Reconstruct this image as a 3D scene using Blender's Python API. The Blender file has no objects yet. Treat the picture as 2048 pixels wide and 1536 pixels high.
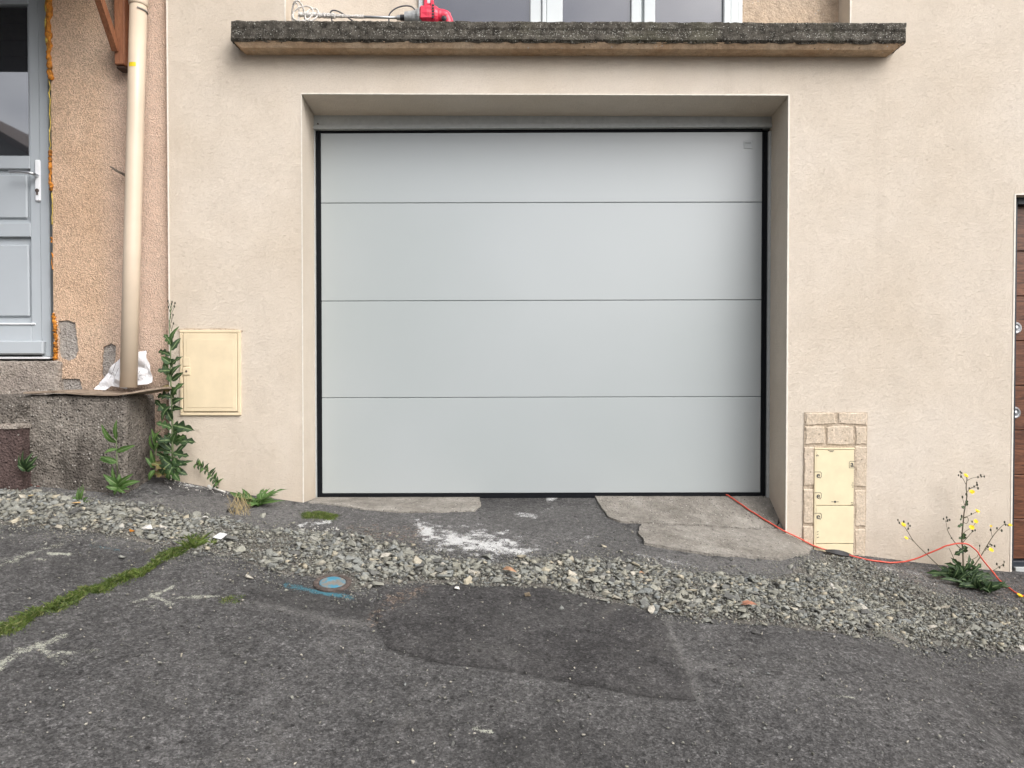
import bpy, math, random
import numpy as np
from mathutils import Vector, Matrix
from mathutils.geometry import delaunay_2d_cdt

random.seed(7)
rng = np.random.default_rng(7)
R = math.radians
scene = bpy.context.scene
col = scene.collection
PI = math.pi

# ------------------------------------------------------------------ camera, sky, sun, exposure
F = 1500.0                      # focal length in pixels of a 2048 px wide picture
CAMZ = 1.30
PITCH, YAW = R(-1.0), R(-0.46)
cam_d = bpy.data.cameras.new('camera')
cam = bpy.data.objects.new('camera', cam_d); col.objects.link(cam)
cam_d.sensor_width = 36; cam_d.lens = 36 * F / 2048
cam_d.clip_start = 0.05; cam_d.clip_end = 600
cam.location = (0, 0, CAMZ)
cam.rotation_euler = (R(90) + PITCH, 0, YAW)
scene.camera = cam

SUN_EL, SUN_AZ = R(42), R(140)     # azimuth clockwise from +Y: behind the camera, to the right
world = bpy.data.worlds.new('World'); scene.world = world; world.use_nodes = True
wn, wl = world.node_tree.nodes, world.node_tree.links
bg = wn['Background']
sky = wn.new('ShaderNodeTexSky'); sky.sky_type = 'NISHITA'; sky.sun_disc = False
sky.sun_elevation = SUN_EL; sky.sun_rotation = SUN_AZ
sky.air_density = 1.0; sky.dust_density = 4.0; sky.ozone_density = 1.0
hs = wn.new('ShaderNodeHueSaturation'); hs.inputs['Saturation'].default_value = 0.22
wl.new(sky.outputs[0], hs.inputs['Color'])
tc = wn.new('ShaderNodeTexCoord'); mp = wn.new('ShaderNodeMapping'); mp.inputs['Scale'].default_value = (1.6, 1.6, 3.5)
wl.new(tc.outputs['Generated'], mp.inputs['Vector'])
cn = wn.new('ShaderNodeTexNoise'); cn.inputs['Scale'].default_value = 1.7; cn.inputs['Detail'].default_value = 5
wl.new(mp.outputs[0], cn.inputs['Vector'])
cr = wn.new('ShaderNodeValToRGB')
cr.color_ramp.elements[0].position = 0.36; cr.color_ramp.elements[0].color = (0.60, 0.61, 0.68, 1)
cr.color_ramp.elements[1].position = 0.66; cr.color_ramp.elements[1].color = (1.25, 1.23, 1.22, 1)
wl.new(cn.outputs['Fac'], cr.inputs['Fac'])
mm = wn.new('ShaderNodeMix'); mm.data_type = 'RGBA'; mm.blend_type = 'MULTIPLY'; mm.inputs[0].default_value = 1
wl.new(hs.outputs[0], mm.inputs[6]); wl.new(cr.outputs[0], mm.inputs[7])
wl.new(mm.outputs[2], bg.inputs['Color'])
bg.inputs['Strength'].default_value = 0.15

sun_d = bpy.data.lights.new('sun', 'SUN'); sun_d.energy = 1.15; sun_d.angle = R(40); sun_d.color = (1, 0.965, 0.92)
sun = bpy.data.objects.new('sun', sun_d); col.objects.link(sun)
sd = Vector((math.sin(SUN_AZ) * math.cos(SUN_EL), math.cos(SUN_AZ) * math.cos(SUN_EL), math.sin(SUN_EL)))
sun.rotation_euler = (-sd).to_track_quat('-Z', 'Y').to_euler(); sun.location = (4, -3, 9)

scene.view_settings.view_transform = 'Standard'; scene.view_settings.look = 'None'
scene.view_settings.gamma = 1; scene.view_settings.use_curve_mapping = False
scene.view_settings.exposure = 0.86

# ------------------------------------------------------------------ survey helpers
CR = np.array(cam.rotation_euler.to_matrix())
CI = CR.T
def ray(px, py):
    d = CR @ np.array([(px - 1024) / F, -(py - 768) / F, -1.0]); return d / d[1]
def PX(px, py, Y):
    d = ray(px, py); return np.array([d[0] * Y, Y, CAMZ + d[2] * Y])
def project(P):
    P = np.asarray(P, float) - np.array([0, 0, CAMZ]); q = P @ CI.T
    return 1024 + F * q[..., 0] / -q[..., 2], 768 - F * q[..., 1] / -q[..., 2]
def _h(i, j, k, s):
    n = (i * 374761393 + j * 668265263 + k * 1274126177 + s * 974634777) & 0xffffffff
    n = ((n ^ (n >> 13)) * 1274126177) & 0xffffffff
    return ((n ^ (n >> 16)) & 0xffff) / 65535.0
def vn(x, y, z=0.0, s=0):
    x = np.asarray(x, float); y = np.asarray(y, float) + 0 * x; z = np.asarray(z, float) + 0 * x
    xi, yi, zi = np.floor(x).astype(np.int64), np.floor(y).astype(np.int64), np.floor(z).astype(np.int64)
    u, v, w = x - xi, y - yi, z - zi
    u, v, w = u*u*(3-2*u), v*v*(3-2*v), w*w*(3-2*w)
    r = 0
    for a in (0, 1):
        for b in (0, 1):
            for c in (0, 1):
                r = r + _h(xi+a, yi+b, zi+c, s) * (u if a else 1-u) * (v if b else 1-v) * (w if c else 1-w)
    return r * 2 - 1
def fbm(x, y, z=0.0, s=0, o=3):
    r, a, f = 0, 1.0, 1.0
    for k in range(o):
        r = r + a * vn(x*f, np.asarray(y)*f, np.asarray(z)*f, s+k); a *= .5; f *= 2.03
    return r

YW, YD = 3.70, 3.95            # face of the rendered wall, face of the garage door
# foot of the wall, height below the eye
_xs = [-60, -12, -3.2, -1.66, -1.34, -1.0, -.5, 0, .5, 1.0, 1.39, 1.52, 2.07, 2.49, 3.4, 12, 60]
_zs = [.9, .15, -.40, -.535, -.60, -.650, -.685, -.705, -.725, -.765, -.815, -.885, -.957, -1.0, -1.09, -1.7, -2.5]
_tx = np.linspace(-14, 14, 2801); _tz = np.interp(_tx, _xs, _zs)
_k = np.exp(-np.linspace(-2, 2, 21)**2); _k /= _k.sum()
_tz2 = np.convolve(np.pad(_tz, 10, mode='edge'), _k, 'valid')
def G(x, y):
    x = np.asarray(x, float); y = np.asarray(y, float)
    zw = np.where(np.abs(x) < 13.5, np.interp(x, _tx, _tz2), np.interp(x, _xs, _zs))
    d = YW - y
    fall = np.where(d < 3.2, .16*d, .512 + .05*np.clip(d-3.2, 0, 4))
    fall = np.where(d > 7.2, .712, fall)
    inside = np.clip(-d / .25, 0, 1)
    opening = (x > -1.06) & (x < 1.46)
    tgt = np.where(opening, -.672, zw)
    z = zw - np.where(d > 0, fall, 0)
    z = z + (tgt - zw) * inside
    near = np.clip(d * 2.2, .12, 1)
    z = z + near * (.011 * vn(x*1.9, y*1.9, 0, 3) + .005 * vn(x*6, y*6, 0, 4))
    return z + CAMZ
def GP(px, py, dz=0.0):
    d = ray(px, py); lo, hi = .4, 4.1
    f = lambda t: CAMZ + d[2]*t - (float(G(d[0]*t, t)) + dz)
    if f(hi) > 0: return np.array([d[0]*hi, hi, CAMZ + d[2]*hi])
    for _ in range(36):
        m = (lo+hi)/2
        if f(m) > 0: lo = m
        else: hi = m
    return np.array([d[0]*lo, lo, CAMZ + d[2]*lo])

def inpoly(px, py, poly):
    px = np.asarray(px, float); py = np.asarray(py, float); r = np.zeros(px.shape, bool); n = len(poly)
    for i in range(n):
        x1, y1 = poly[i][:2]; x2, y2 = poly[(i+1) % n][:2]
        if y1 == y2: continue
        c = ((y1 > py) != (y2 > py)) & (px < (x2-x1)*(py-y1)/(y2-y1)+x1); r ^= c
    return r
def segdist(px, py, pts, closed=False):
    d = np.full(np.shape(px), 1e9); n = len(pts)
    for i in range(n if closed else n-1):
        x1, y1 = pts[i][:2]; x2, y2 = pts[(i+1) % n][:2]
        L = (x2-x1)**2 + (y2-y1)**2 + 1e-9
        t = np.clip(((px-x1)*(x2-x1)+(py-y1)*(y2-y1))/L, 0, 1)
        d = np.minimum(d, np.hypot(px-x1-t*(x2-x1), py-y1-t*(y2-y1)))
    return d
def sdpoly(px, py, poly):
    return segdist(px, py, poly, True) * np.where(inpoly(px, py, poly), 1, -1)

# ------------------------------------------------------------------ object helpers
WLOC = {}
def thing(name, label, cat, loc=(0, 0, 0), group=None, kind=None):
    o = bpy.data.objects.new(name, None); col.objects.link(o); o.location = loc; o.empty_display_size = .1
    o['label'] = label; o['category'] = cat
    if group: o['group'] = group
    if kind: o['kind'] = kind
    WLOC[o.name] = np.array(loc, float); return o
def tag(o, label=None, cat=None, group=None, kind=None):
    if label: o['label'] = label
    if cat: o['category'] = cat
    if group: o['group'] = group
    if kind: o['kind'] = kind
    return o
def mk(name, verts, faces, mat, parent=None, smooth=False, attrs=None, kind=None, label=None):
    V = np.asarray(verts, float).reshape(-1, 3)
    c = (V.min(0) + V.max(0)) / 2 if len(V) else np.zeros(3)
    if len(V): c[2] = V[:, 2].min()
    me = bpy.data.meshes.new(name)
    me.from_pydata((V - c).tolist(), [], [tuple(int(i) for i in f) for f in faces]) if not isinstance(faces, np.ndarray) else _fastmesh(me, V - c, faces)
    if mat:
        for m_ in (mat if isinstance(mat, (list, tuple)) else [mat]): me.materials.append(m_)
    if smooth: me.polygons.foreach_set('use_smooth', np.ones(len(me.polygons), bool))
    if attrs:
        for an, arr in attrs.items():
            arr = np.asarray(arr, np.float32)
            if arr.ndim == 1:
                a = me.attributes.new(an, 'FLOAT', 'POINT'); a.data.foreach_set('value', arr)
            else:
                a = me.attributes.new(an, 'FLOAT_COLOR', 'POINT')
                q = np.ones((len(arr), 4), np.float32); q[:, :3] = arr; a.data.foreach_set('color', q.ravel())
    me.update()
    o = bpy.data.objects.new(name, me); col.objects.link(o)
    w = np.zeros(3)
    if parent is not None: o.parent = parent; w = WLOC[parent.name]
    o.location = c - w; WLOC[o.name] = c
    if kind: o['kind'] = kind
    if label: o['label'] = label
    return o
def _fastmesh(me, V, Fc):
    n, k = Fc.shape
    me.vertices.add(len(V)); me.vertices.foreach_set('co', V.astype(np.float32).ravel())
    me.loops.add(n*k); me.loops.foreach_set('vertex_index', Fc.astype(np.int32).ravel())
    me.polygons.add(n); me.polygons.foreach_set('loop_start', np.arange(0, n*k, k, dtype=np.int32))
    me.polygons.foreach_set('loop_total', np.full(n, k, np.int32)); me.update(calc_edges=True)

class MB:
    def __init__(s): s.v = []; s.f = []; s.a = []
    def add(s, V, Fc, a=None):
        b = len(s.v); V = [tuple(map(float, p)) for p in V]; s.v += V; s.f += [tuple(b+i for i in f) for f in Fc]
        s.a += (list(a) if a is not None else [0.0]*len(V)); return s
    def box(s, x0, x1, y0, y1, z0, z1, bev=0.0):
        if bev <= 0:
            V = [(x, y, z) for x in (x0, x1) for y in (y0, y1) for z in (z0, z1)]
            return s.add(V, [(0,1,3,2),(4,6,7,5),(0,4,5,1),(2,3,7,6),(0,2,6,4),(1,5,7,3)])
        b = bev; V = []; idx = {}
        for ix, x in enumerate((x0, x1)):
            for iy, y in enumerate((y0, y1)):
                for iz, z in enumerate((z0, z1)):
                    sx, sy, sz = (b if ix == 0 else -b), (b if iy == 0 else -b), (b if iz == 0 else -b)
                    for ax, p in enumerate(((x, y+sy, z+sz), (x+sx, y, z+sz), (x+sx, y+sy, z))):
                        idx[(ix, iy, iz, ax)] = len(V); V.append(p)
        I = idx; Fc = []
        for k in (0, 1):
            Fc.append([I[(k,a,c,0)] for a, c in ((0,0),(1,0),(1,1),(0,1))]); Fc.append([I[(a,k,c,1)] for a, c in ((0,0),(1,0),(1,1),(0,1))]); Fc.append([I[(a,c,k,2)] for a, c in ((0,0),(1,0),(1,1),(0,1))])
        for a in (0, 1):
            for c in (0, 1):
                Fc.append([I[(0,a,c,1)], I[(1,a,c,1)], I[(1,a,c,2)], I[(0,a,c,2)]])
                Fc.append([I[(a,0,c,0)], I[(a,1,c,0)], I[(a,1,c,2)], I[(a,0,c,2)]])
                Fc.append([I[(a,c,0,0)], I[(a,c,1,0)], I[(a,c,1,1)], I[(a,c,0,1)]])
                for d in (0, 1): Fc.append([I[(a,c,d,0)], I[(a,c,d,1)], I[(a,c,d,2)]])
        return s.add(V, [f for i, f in enumerate(Fc)])
    def prism(s, pts, y0, y1):            # outline in x,z pushed from y0 to y1
        n = len(pts); V = [(p[0], y0, p[1]) for p in pts] + [(p[0], y1, p[1]) for p in pts]
        return s.add(V, [tuple(range(n)), tuple(range(2*n-1, n-1, -1))] + [(i, i+n, (i+1) % n + n, (i+1) % n) for i in range(n)])
    def tube(s, pts, r, n=8, caps=True):
        P = [np.array(p, float) for p in pts]; m = len(P); rr = r if hasattr(r, '__len__') else [r]*m
        V = []; up = np.array([0.13, 0.21, 0.97])
        for i in range(m):
            t = P[min(i+1, m-1)] - P[max(i-1, 0)]; t /= (np.linalg.norm(t) + 1e-12)
            a = np.cross(t, up)
            if np.linalg.norm(a) < .05: a = np.cross(t, np.array([1, 0, 0]))
            a /= np.linalg.norm(a); b = np.cross(t, a)
            for k in range(n):
                th = 2*PI*k/n; V.append(P[i] + rr[i]*(math.cos(th)*a + math.sin(th)*b))
        Fc = [(i*n+k, i*n+(k+1) % n, (i+1)*n+(k+1) % n, (i+1)*n+k) for i in range(m-1) for k in range(n)]
        if caps: Fc += [tuple(range(n-1, -1, -1)), tuple((m-1)*n+k for k in range(n))]
        return s.add(V, Fc)
    def lathe(s, prof, origin, axis, n=24):   # prof: (r, h)
        axis = np.array(axis, float); axis /= np.linalg.norm(axis)
        a = np.cross(axis, [0, 0, 1.0]); a = a if np.linalg.norm(a) > .05 else np.cross(axis, [1.0, 0, 0]); a /= np.linalg.norm(a); b = np.cross(axis, a)
        V = []; o = np.array(origin, float)
        for r, h in prof:
            for k in range(n):
                th = 2*PI*k/n; V.append(o + axis*h + r*(math.cos(th)*a + math.sin(th)*b))
        m = len(prof)
        Fc = [(i*n+k, i*n+(k+1) % n, (i+1)*n+(k+1) % n, (i+1)*n+k) for i in range(m-1) for k in range(n)]
        Fc += [tuple(range(n-1, -1, -1)), tuple((m-1)*n+k for k in range(n))]
        return s.add(V, Fc)
    def ball(s, c, r, seg=8, rings=5, sc=(1, 1, 1)):
        V = [(c[0], c[1], c[2]-r*sc[2])]
        for i in range(1, rings):
            th = PI*i/rings - PI/2
            for k in range(seg):
                V.append((c[0]+r*sc[0]*math.cos(th)*math.cos(2*PI*k/seg), c[1]+r*sc[1]*math.cos(th)*math.sin(2*PI*k/seg), c[2]+r*sc[2]*math.sin(th)))
        V.append((c[0], c[1], c[2]+r*sc[2])); L = len(V)-1; Fc = []
        for k in range(seg):
            Fc.append((0, 1+(k+1) % seg, 1+k)); Fc.append((L, L-seg+k, L-seg+(k+1) % seg))
        for i in range(rings-2):
            for k in range(seg):
                b = 1+i*seg; Fc.append((b+k, b+(k+1) % seg, b+seg+(k+1) % seg, b+seg+k))
        return s.add(V, Fc)
    def build(s, name, mat, parent=None, **kw):
        if any(s.a): kw.setdefault('attrs', {})['u'] = s.a
        return mk(name, s.v, s.f, mat, parent, **kw)

def smooth_path(pts, n=8):
    P = [np.array(p, float) for p in pts]; P = [2*P[0]-P[1]] + P + [2*P[-1]-P[-2]]; out = []
    for i in range(1, len(P)-2):
        for k in range(n):
            t = k/n; a, b, c, d = P[i-1:i+3]
            out.append(.5*((2*b)+(c-a)*t+(2*a-5*b+4*c-d)*t*t+(3*b-a-3*c+d)*t**3))
    out.append(P[-2]); return out

def cdt(outline, holes, res, jitter=.35):
    """triangulate an outline with holes, with inner points on a jittered grid"""
    rings = [outline] + list(holes); V = []; E = []
    for rg in rings:
        b = len(V); V += [tuple(p[:2]) for p in rg]; E += [(b+i, b+(i+1) % len(rg)) for i in range(len(rg))]
    nb = len(V); o = np.array([p[:2] for p in outline]); x0, y0 = o.min(0); x1, y1 = o.max(0)
    if res:
        gx, gy = np.meshgrid(np.arange(x0+res/2, x1, res), np.arange(y0+res/2, y1, res)); gx, gy = gx.ravel(), gy.ravel()
        gx = gx + rng.uniform(-jitter, jitter, gx.shape)*res; gy = gy + rng.uniform(-jitter, jitter, gy.shape)*res
        k = sdpoly(gx, gy, outline) > res*.3
        for h in holes: k &= sdpoly(gx, gy, h) < -res*.3
        V += list(zip(gx[k], gy[k]))
    r = delaunay_2d_cdt([Vector(p) for p in V], E, [], 0, 1e-6)
    v2 = np.array([tuple(p) for p in r[0]]); fs = np.array([f for f in r[2] if len(f) == 3])
    c = v2[fs].mean(1); k = inpoly(c[:, 0], c[:, 1], outline)
    for h in holes: k &= ~inpoly(c[:, 0], c[:, 1], h)
    fs = fs[k]
    a = v2[fs]; area = (a[:, 1, 0]-a[:, 0, 0])*(a[:, 2, 1]-a[:, 0, 1])-(a[:, 2, 0]-a[:, 0, 0])*(a[:, 1, 1]-a[:, 0, 1])
    fs[area < 0] = fs[area < 0][:, ::-1]
    return v2, fs
def rim_edges(fs):
    cnt = {}
    for f in fs:
        for i in range(3):
            e = (int(f[i]), int(f[(i+1) % 3])); cnt[e] = 1
    return [e for e in cnt if (e[1], e[0]) not in cnt]
def rough_ring(pts, step, amp, seed=0):
    out = []; n = len(pts)
    for i in range(n):
        a = np.array(pts[i][:2], float); b = np.array(pts[(i+1) % n][:2], float); L = np.linalg.norm(b-a); m = max(1, int(L/step))
        nr = np.array([b[1]-a[1], a[0]-b[0]])/(L+1e-9)
        for k in range(m):
            p = a+(b-a)*k/m; d = amp*(fbm(p[0]/step/2.6, p[1]/step/2.6, 0, seed, 3)); out.append(tuple(p+nr*d))
    return out
def ground_sheet(name, pix, off, mat, thick=.03, res=.035, amp=.006, seed=0, parent=None, zf=None, world_poly=None, attrs_fn=None, **kw):
    poly = world_poly if world_poly is not None else [GP(*p)[:2] for p in pix]
    ring = rough_ring(poly, .015, amp, seed)
    v2, fs = cdt(ring, [], res)
    zz = G(v2[:, 0], v2[:, 1]) + (zf(v2[:, 0], v2[:, 1], sdpoly(v2[:, 0], v2[:, 1], ring)) if zf else off)
    V = np.column_stack([v2, zz]); n = len(V); B = V.copy(); B[:, 2] -= thick
    rim = rim_edges(fs); used = sorted({i for e in rim for i in e}); mp_ = {i: n+k for k, i in enumerate(used)}
    VV = np.vstack([V, B[used]]); Fc = [tuple(f) for f in fs] + [(e[1], e[0], mp_[e[0]], mp_[e[1]]) for e in rim]
    at = attrs_fn(VV) if attrs_fn else None
    return mk(name, VV, Fc, mat, parent, smooth=False, attrs=at, **kw)
def wall_sheet(name, outline, holes, Y, depth, mat, parent, hole_depth=None, rough=None):
    v2, fs = cdt(outline, holes, rough[0] if rough else None)
    Yv = np.full(len(v2), Y) - (rough[1]*fbm(v2[:, 0]/rough[2], v2[:, 1]/rough[2], 0, 5, 2) if rough else 0)
    V = np.column_stack([v2[:, 0], Yv, v2[:, 1]]); n = len(V); B = V.copy(); B[:, 1] = Y+depth
    Fc = [tuple(f) for f in fs] + [tuple(n+i for i in f[::-1]) for f in fs] + [(e[1], e[0], n+e[0], n+e[1]) for e in rim_edges(fs)]
    return mk(name, np.vstack([V, B]), Fc, mat, parent)
def noisy_box(name, x0, x1, y0, y1, z0, z1, res, amp, mat, parent=None, seed=0, freq=14, edge=0.0, zfn=None, **kw):
    nx, ny, nz = [max(2, int(round((b-a)/res))+1) for a, b in ((x0, x1), (y0, y1), (z0, z1))]
    X, Yy, Z = np.linspace(x0, x1, nx), np.linspace(y0, y1, ny), np.linspace(z0, z1, nz)
    idx = {}; V = []
    def vid(i, j, k):
        q = (i, j, k)
        if q not in idx: idx[q] = len(V); V.append((X[i], Yy[j], Z[k]))
        return idx[q]
    Fc = []
    for i in range(nx-1):
        for j in range(ny-1):
            Fc.append((vid(i,j,0), vid(i,j+1,0), vid(i+1,j+1,0), vid(i+1,j,0))); Fc.append((vid(i,j,nz-1), vid(i+1,j,nz-1), vid(i+1,j+1,nz-1), vid(i,j+1,nz-1)))
        for k in range(nz-1):
            Fc.append((vid(i,0,k), vid(i+1,0,k), vid(i+1,0,k+1), vid(i,0,k+1))); Fc.append((vid(i,ny-1,k), vid(i,ny-1,k+1), vid(i+1,ny-1,k+1), vid(i+1,ny-1,k)))
    for j in range(ny-1):
        for k in range(nz-1):
            Fc.append((vid(0,j,k), vid(0,j,k+1), vid(0,j+1,k+1), vid(0,j+1,k))); Fc.append((vid(nx-1,j,k), vid(nx-1,j+1,k), vid(nx-1,j+1,k+1), vid(nx-1,j,k+1)))
    V = np.array(V); P = V.copy()
    for a in range(3):
        V[:, a] += amp*fbm(P[:, 0]*freq, P[:, 1]*freq, P[:, 2]*freq, seed+11*a, 4)
    if edge > 0:
        c = np.array([(x0+x1)/2, (y0+y1)/2, (z0+z1)/2]); h = np.array([(x1-x0)/2, (y1-y0)/2, (z1-z0)/2])
        q = (h-np.abs(P-c)) < 1e-6; two = q.sum(1) >= 2
        V[two] -= (np.sign(P-c)*q)[two]*edge*(.6+.8*rng.random((two.sum(), 1)))
    if zfn is not None: V = zfn(V, P)
    return mk(name, V, Fc, mat, parent, **kw)

# ------------------------------------------------------------------ materials
class Mt:
    def __init__(s, name):
        s.m = bpy.data.materials.new(name); s.m.use_nodes = True; s.n = s.m.node_tree.nodes; s.l = s.m.node_tree.links
        s.b = s.n['Principled BSDF']; g = s.n.new('ShaderNodeNewGeometry'); s.pos = g.outputs['Position']; s.geo = g
    def lk(s, a, b):
        if hasattr(a, 'links'): s.l.new(a, b)
        elif isinstance(a, (tuple, list)): b.default_value = (*a, 1) if len(a) == 3 and b.type == 'RGBA' else a
        else: b.default_value = a
    def mapv(s, sc, vec=None, rot=None):
        q = s.n.new('ShaderNodeMapping'); s.lk(vec or s.pos, q.inputs['Vector']); q.inputs['Scale'].default_value = sc
        if rot: q.inputs['Rotation'].default_value = rot
        return q.outputs[0]
    def noise(s, scale, detail=3, rough=.5, vec=None, dist=0, out='Fac'):
        q = s.n.new('ShaderNodeTexNoise'); s.lk(vec or s.pos, q.inputs['Vector']); q.inputs['Scale'].default_value = scale
        q.inputs['Detail'].default_value = detail; q.inputs['Roughness'].default_value = rough; q.inputs['Distortion'].default_value = dist
        return q.outputs[out]
    def voro(s, scale, vec=None, out='Distance', feat='F1'):
        q = s.n.new('ShaderNodeTexVoronoi'); q.feature = feat; s.lk(vec or s.pos, q.inputs['Vector']); q.inputs['Scale'].default_value = scale
        return q.outputs[out]
    def ramp(s, f, *st, interp='LINEAR'):
        q = s.n.new('ShaderNodeValToRGB'); s.lk(f, q.inputs[0]); e = q.color_ramp.elements; q.color_ramp.interpolation = interp
        while len(e) > 1: e.remove(e[-1])
        for i, (p, c) in enumerate(st):
            c = (c, c, c) if not isinstance(c, (tuple, list)) else c
            if i == 0: e[0].position = p; e[0].color = (*c, 1)
            else: x = e.new(p); x.color = (*c, 1)
        return q.outputs[0]
    def mix(s, f, a, b, mode='MIX'):
        q = s.n.new('ShaderNodeMix'); q.data_type = 'RGBA'; q.blend_type = mode; s.lk(f, q.inputs[0]); s.lk(a, q.inputs[6]); s.lk(b, q.inputs[7]); return q.outputs[2]
    def mth(s, op, a, b=0.0, clamp=False):
        q = s.n.new('ShaderNodeMath'); q.operation = op; q.use_clamp = clamp; s.lk(a, q.inputs[0]); s.lk(b, q.inputs[1]); return q.outputs[0]
    def attr(s, name, out='Fac'):
        q = s.n.new('ShaderNodeAttribute'); q.attribute_name = name; return q.outputs[out]
    def sep(s, c):
        q = s.n.new('ShaderNodeSeparateColor'); s.lk(c, q.inputs[0]); return q.outputs
    def xyz(s, c=None):
        q = s.n.new('ShaderNodeSeparateXYZ'); s.lk(c or s.pos, q.inputs[0]); return q.outputs
    def bump(s, h, dist, strength=1.0, normal=None):
        q = s.n.new('ShaderNodeBump'); s.lk(h, q.inputs['Height']); q.inputs['Distance'].default_value = dist; q.inputs['Strength'].default_value = strength
        if normal is not None: s.l.new(normal, q.inputs['Normal'])
        return q.outputs[0]
    def fin(s, c=None, rough=.8, normal=None, metal=0, spec=.5, ior=None):
        if c is not None: s.lk(c, s.b.inputs['Base Color'])
        s.lk(rough, s.b.inputs['Roughness']); s.lk(metal, s.b.inputs['Metallic']); s.lk(spec, s.b.inputs['Specular IOR Level'])
        if ior: s.b.inputs['IOR'].default_value = ior
        if normal is not None: s.l.new(normal, s.b.inputs['Normal'])
        return s.m
    def thr(s, a, nz, k=5.0):          # attribute eaten by noise
        return s.mth('MULTIPLY', s.mth('SUBTRACT', s.mth('ADD', a, nz), 1.0), k, True)

def m_plain(name, c, rough=.6, metal=0, spec=.5, var=.06, vs=40, bump=0.0, bs=200):
    t = Mt(name); n = t.noise(vs, 4, .6); cc = t.mix(1, c, t.ramp(n, (.3, 1-var*2), (.7, 1+var)), 'MULTIPLY')
    return t.fin(cc, rough, t.bump(t.noise(bs, 3), bump) if bump else None, metal, spec)

def m_render():
    t = Mt('cream_render')
    big = t.noise(1.3, 4, .6); med = t.noise(7, 4, .6); fine = t.noise(140, 3, .6)
    c = t.ramp(big, (.3, (.625, .540, .432)), (.52, (.672, .592, .488)), (.75, (.70, .628, .535)))
    c = t.mix(.5, c, t.ramp(med, (.3, .93), (.7, 1.04)), 'MULTIPLY')
    drip = t.noise(8, 5, .7, vec=t.mapv((1, 1, .07))); dk_ = t.mth('MULTIPLY', t.mth('SUBTRACT', drip, .58), 5, True); c = t.mix(t.mth('MULTIPLY', dk_, .22), c, (.47, .40, .32))
    c = t.mix(.45, c, t.ramp(fine, (.3, .90), (.6, 1.04)), 'MULTIPLY')
    sc = t.noise(70, 2, .6, vec=t.mapv((1, 1, 2.2), rot=(0, .6, 0)), dist=3.0); c = t.mix(t.mth('MULTIPLY', t.mth('MULTIPLY', t.mth('SUBTRACT', sc, .66), 12, True), .45), c, (.36, .29, .22))
    xs = t.xyz(); 
    # splash dirt rising from the pavement: height above a line that follows the street
    h = t.mth('ADD', xs[2], t.mth('MULTIPLY', xs[0], .11)); h = t.mth('SUBTRACT', h, .60)
    st = t.noise(5, 5, .7, vec=t.mapv((1.6, 1, .5)))
    dirt = t.ramp(t.mth('ADD', h, t.mth('MULTIPLY', st, -.45)), (-.22, 1), (.22, 0)) if False else t.mth('MULTIPLY', t.mth('SUBTRACT', t.mth('MULTIPLY', st, .62), h), 2.2, True)
    c = t.mix(t.mth('MULTIPLY', dirt, .52), c, (.46, .37, .27))
    sp = t.voro(60, out='Distance'); pits = t.mth('MULTIPLY', t.mth('SUBTRACT', .09, sp), 20, True); gate = t.mth('GREATER_THAN', t.noise(9, 2), .60)
    c = t.mix(t.mth('MULTIPLY', t.mth('MULTIPLY', pits, gate), .5), c, (.25, .20, .15))
    v1 = t.mapv((1, 1, 2.3), rot=(0, .5, 0))
    b1 = t.bump(t.noise(52, 2.6, .7, vec=v1, dist=2.6), .0050)
    b2 = t.bump(t.noise(190, 1.5, .6), .0010, normal=b1); b3 = t.bump(med, .006, normal=b2)
    return t.fin(c, .92, b3, spec=.2)
def m_stucco():
    t = Mt('rough_ochre_stucco')
    big = t.noise(1.6, 5, .65); vv = t.voro(190, out='Color'); r = t.sep(vv)[0]
    c = t.ramp(big, (.3, (.56, .385, .255)), (.5, (.64, .455, .315)), (.72, (.68, .515, .38)))
    c = t.mix(.75, c, t.ramp(r, (0, .62), (.5, 1.0), (1, 1.28)), 'MULTIPLY')
    x = t.xyz()
    pink = t.mth('MULTIPLY', t.mth('ADD', x[0], 2.02), 8, True)
    c = t.mix(t.mth('MULTIPLY', pink, .4), c, (.64, .50, .43))
    h = t.mth('SUBTRACT', x[2], 1.24); low = t.mth('MULTIPLY', t.mth('SUBTRACT', t.mth('MULTIPLY', t.noise(4, 5, .7), .65), h), 2.2, True)
    c = t.mix(t.mth('MULTIPLY', low, .6), c, t.ramp(r, (0, (.14, .10, .075)), (1, (.46, .36, .28))))
    b1 = t.bump(t.voro(190, out='Distance'), .0040); b2 = t.bump(t.noise(120, 3, .7), .004, normal=b1); b3 = t.bump(t.noise(9, 4), .010, normal=b2)
    return t.fin(c, .95, b3, spec=.2)
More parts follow.
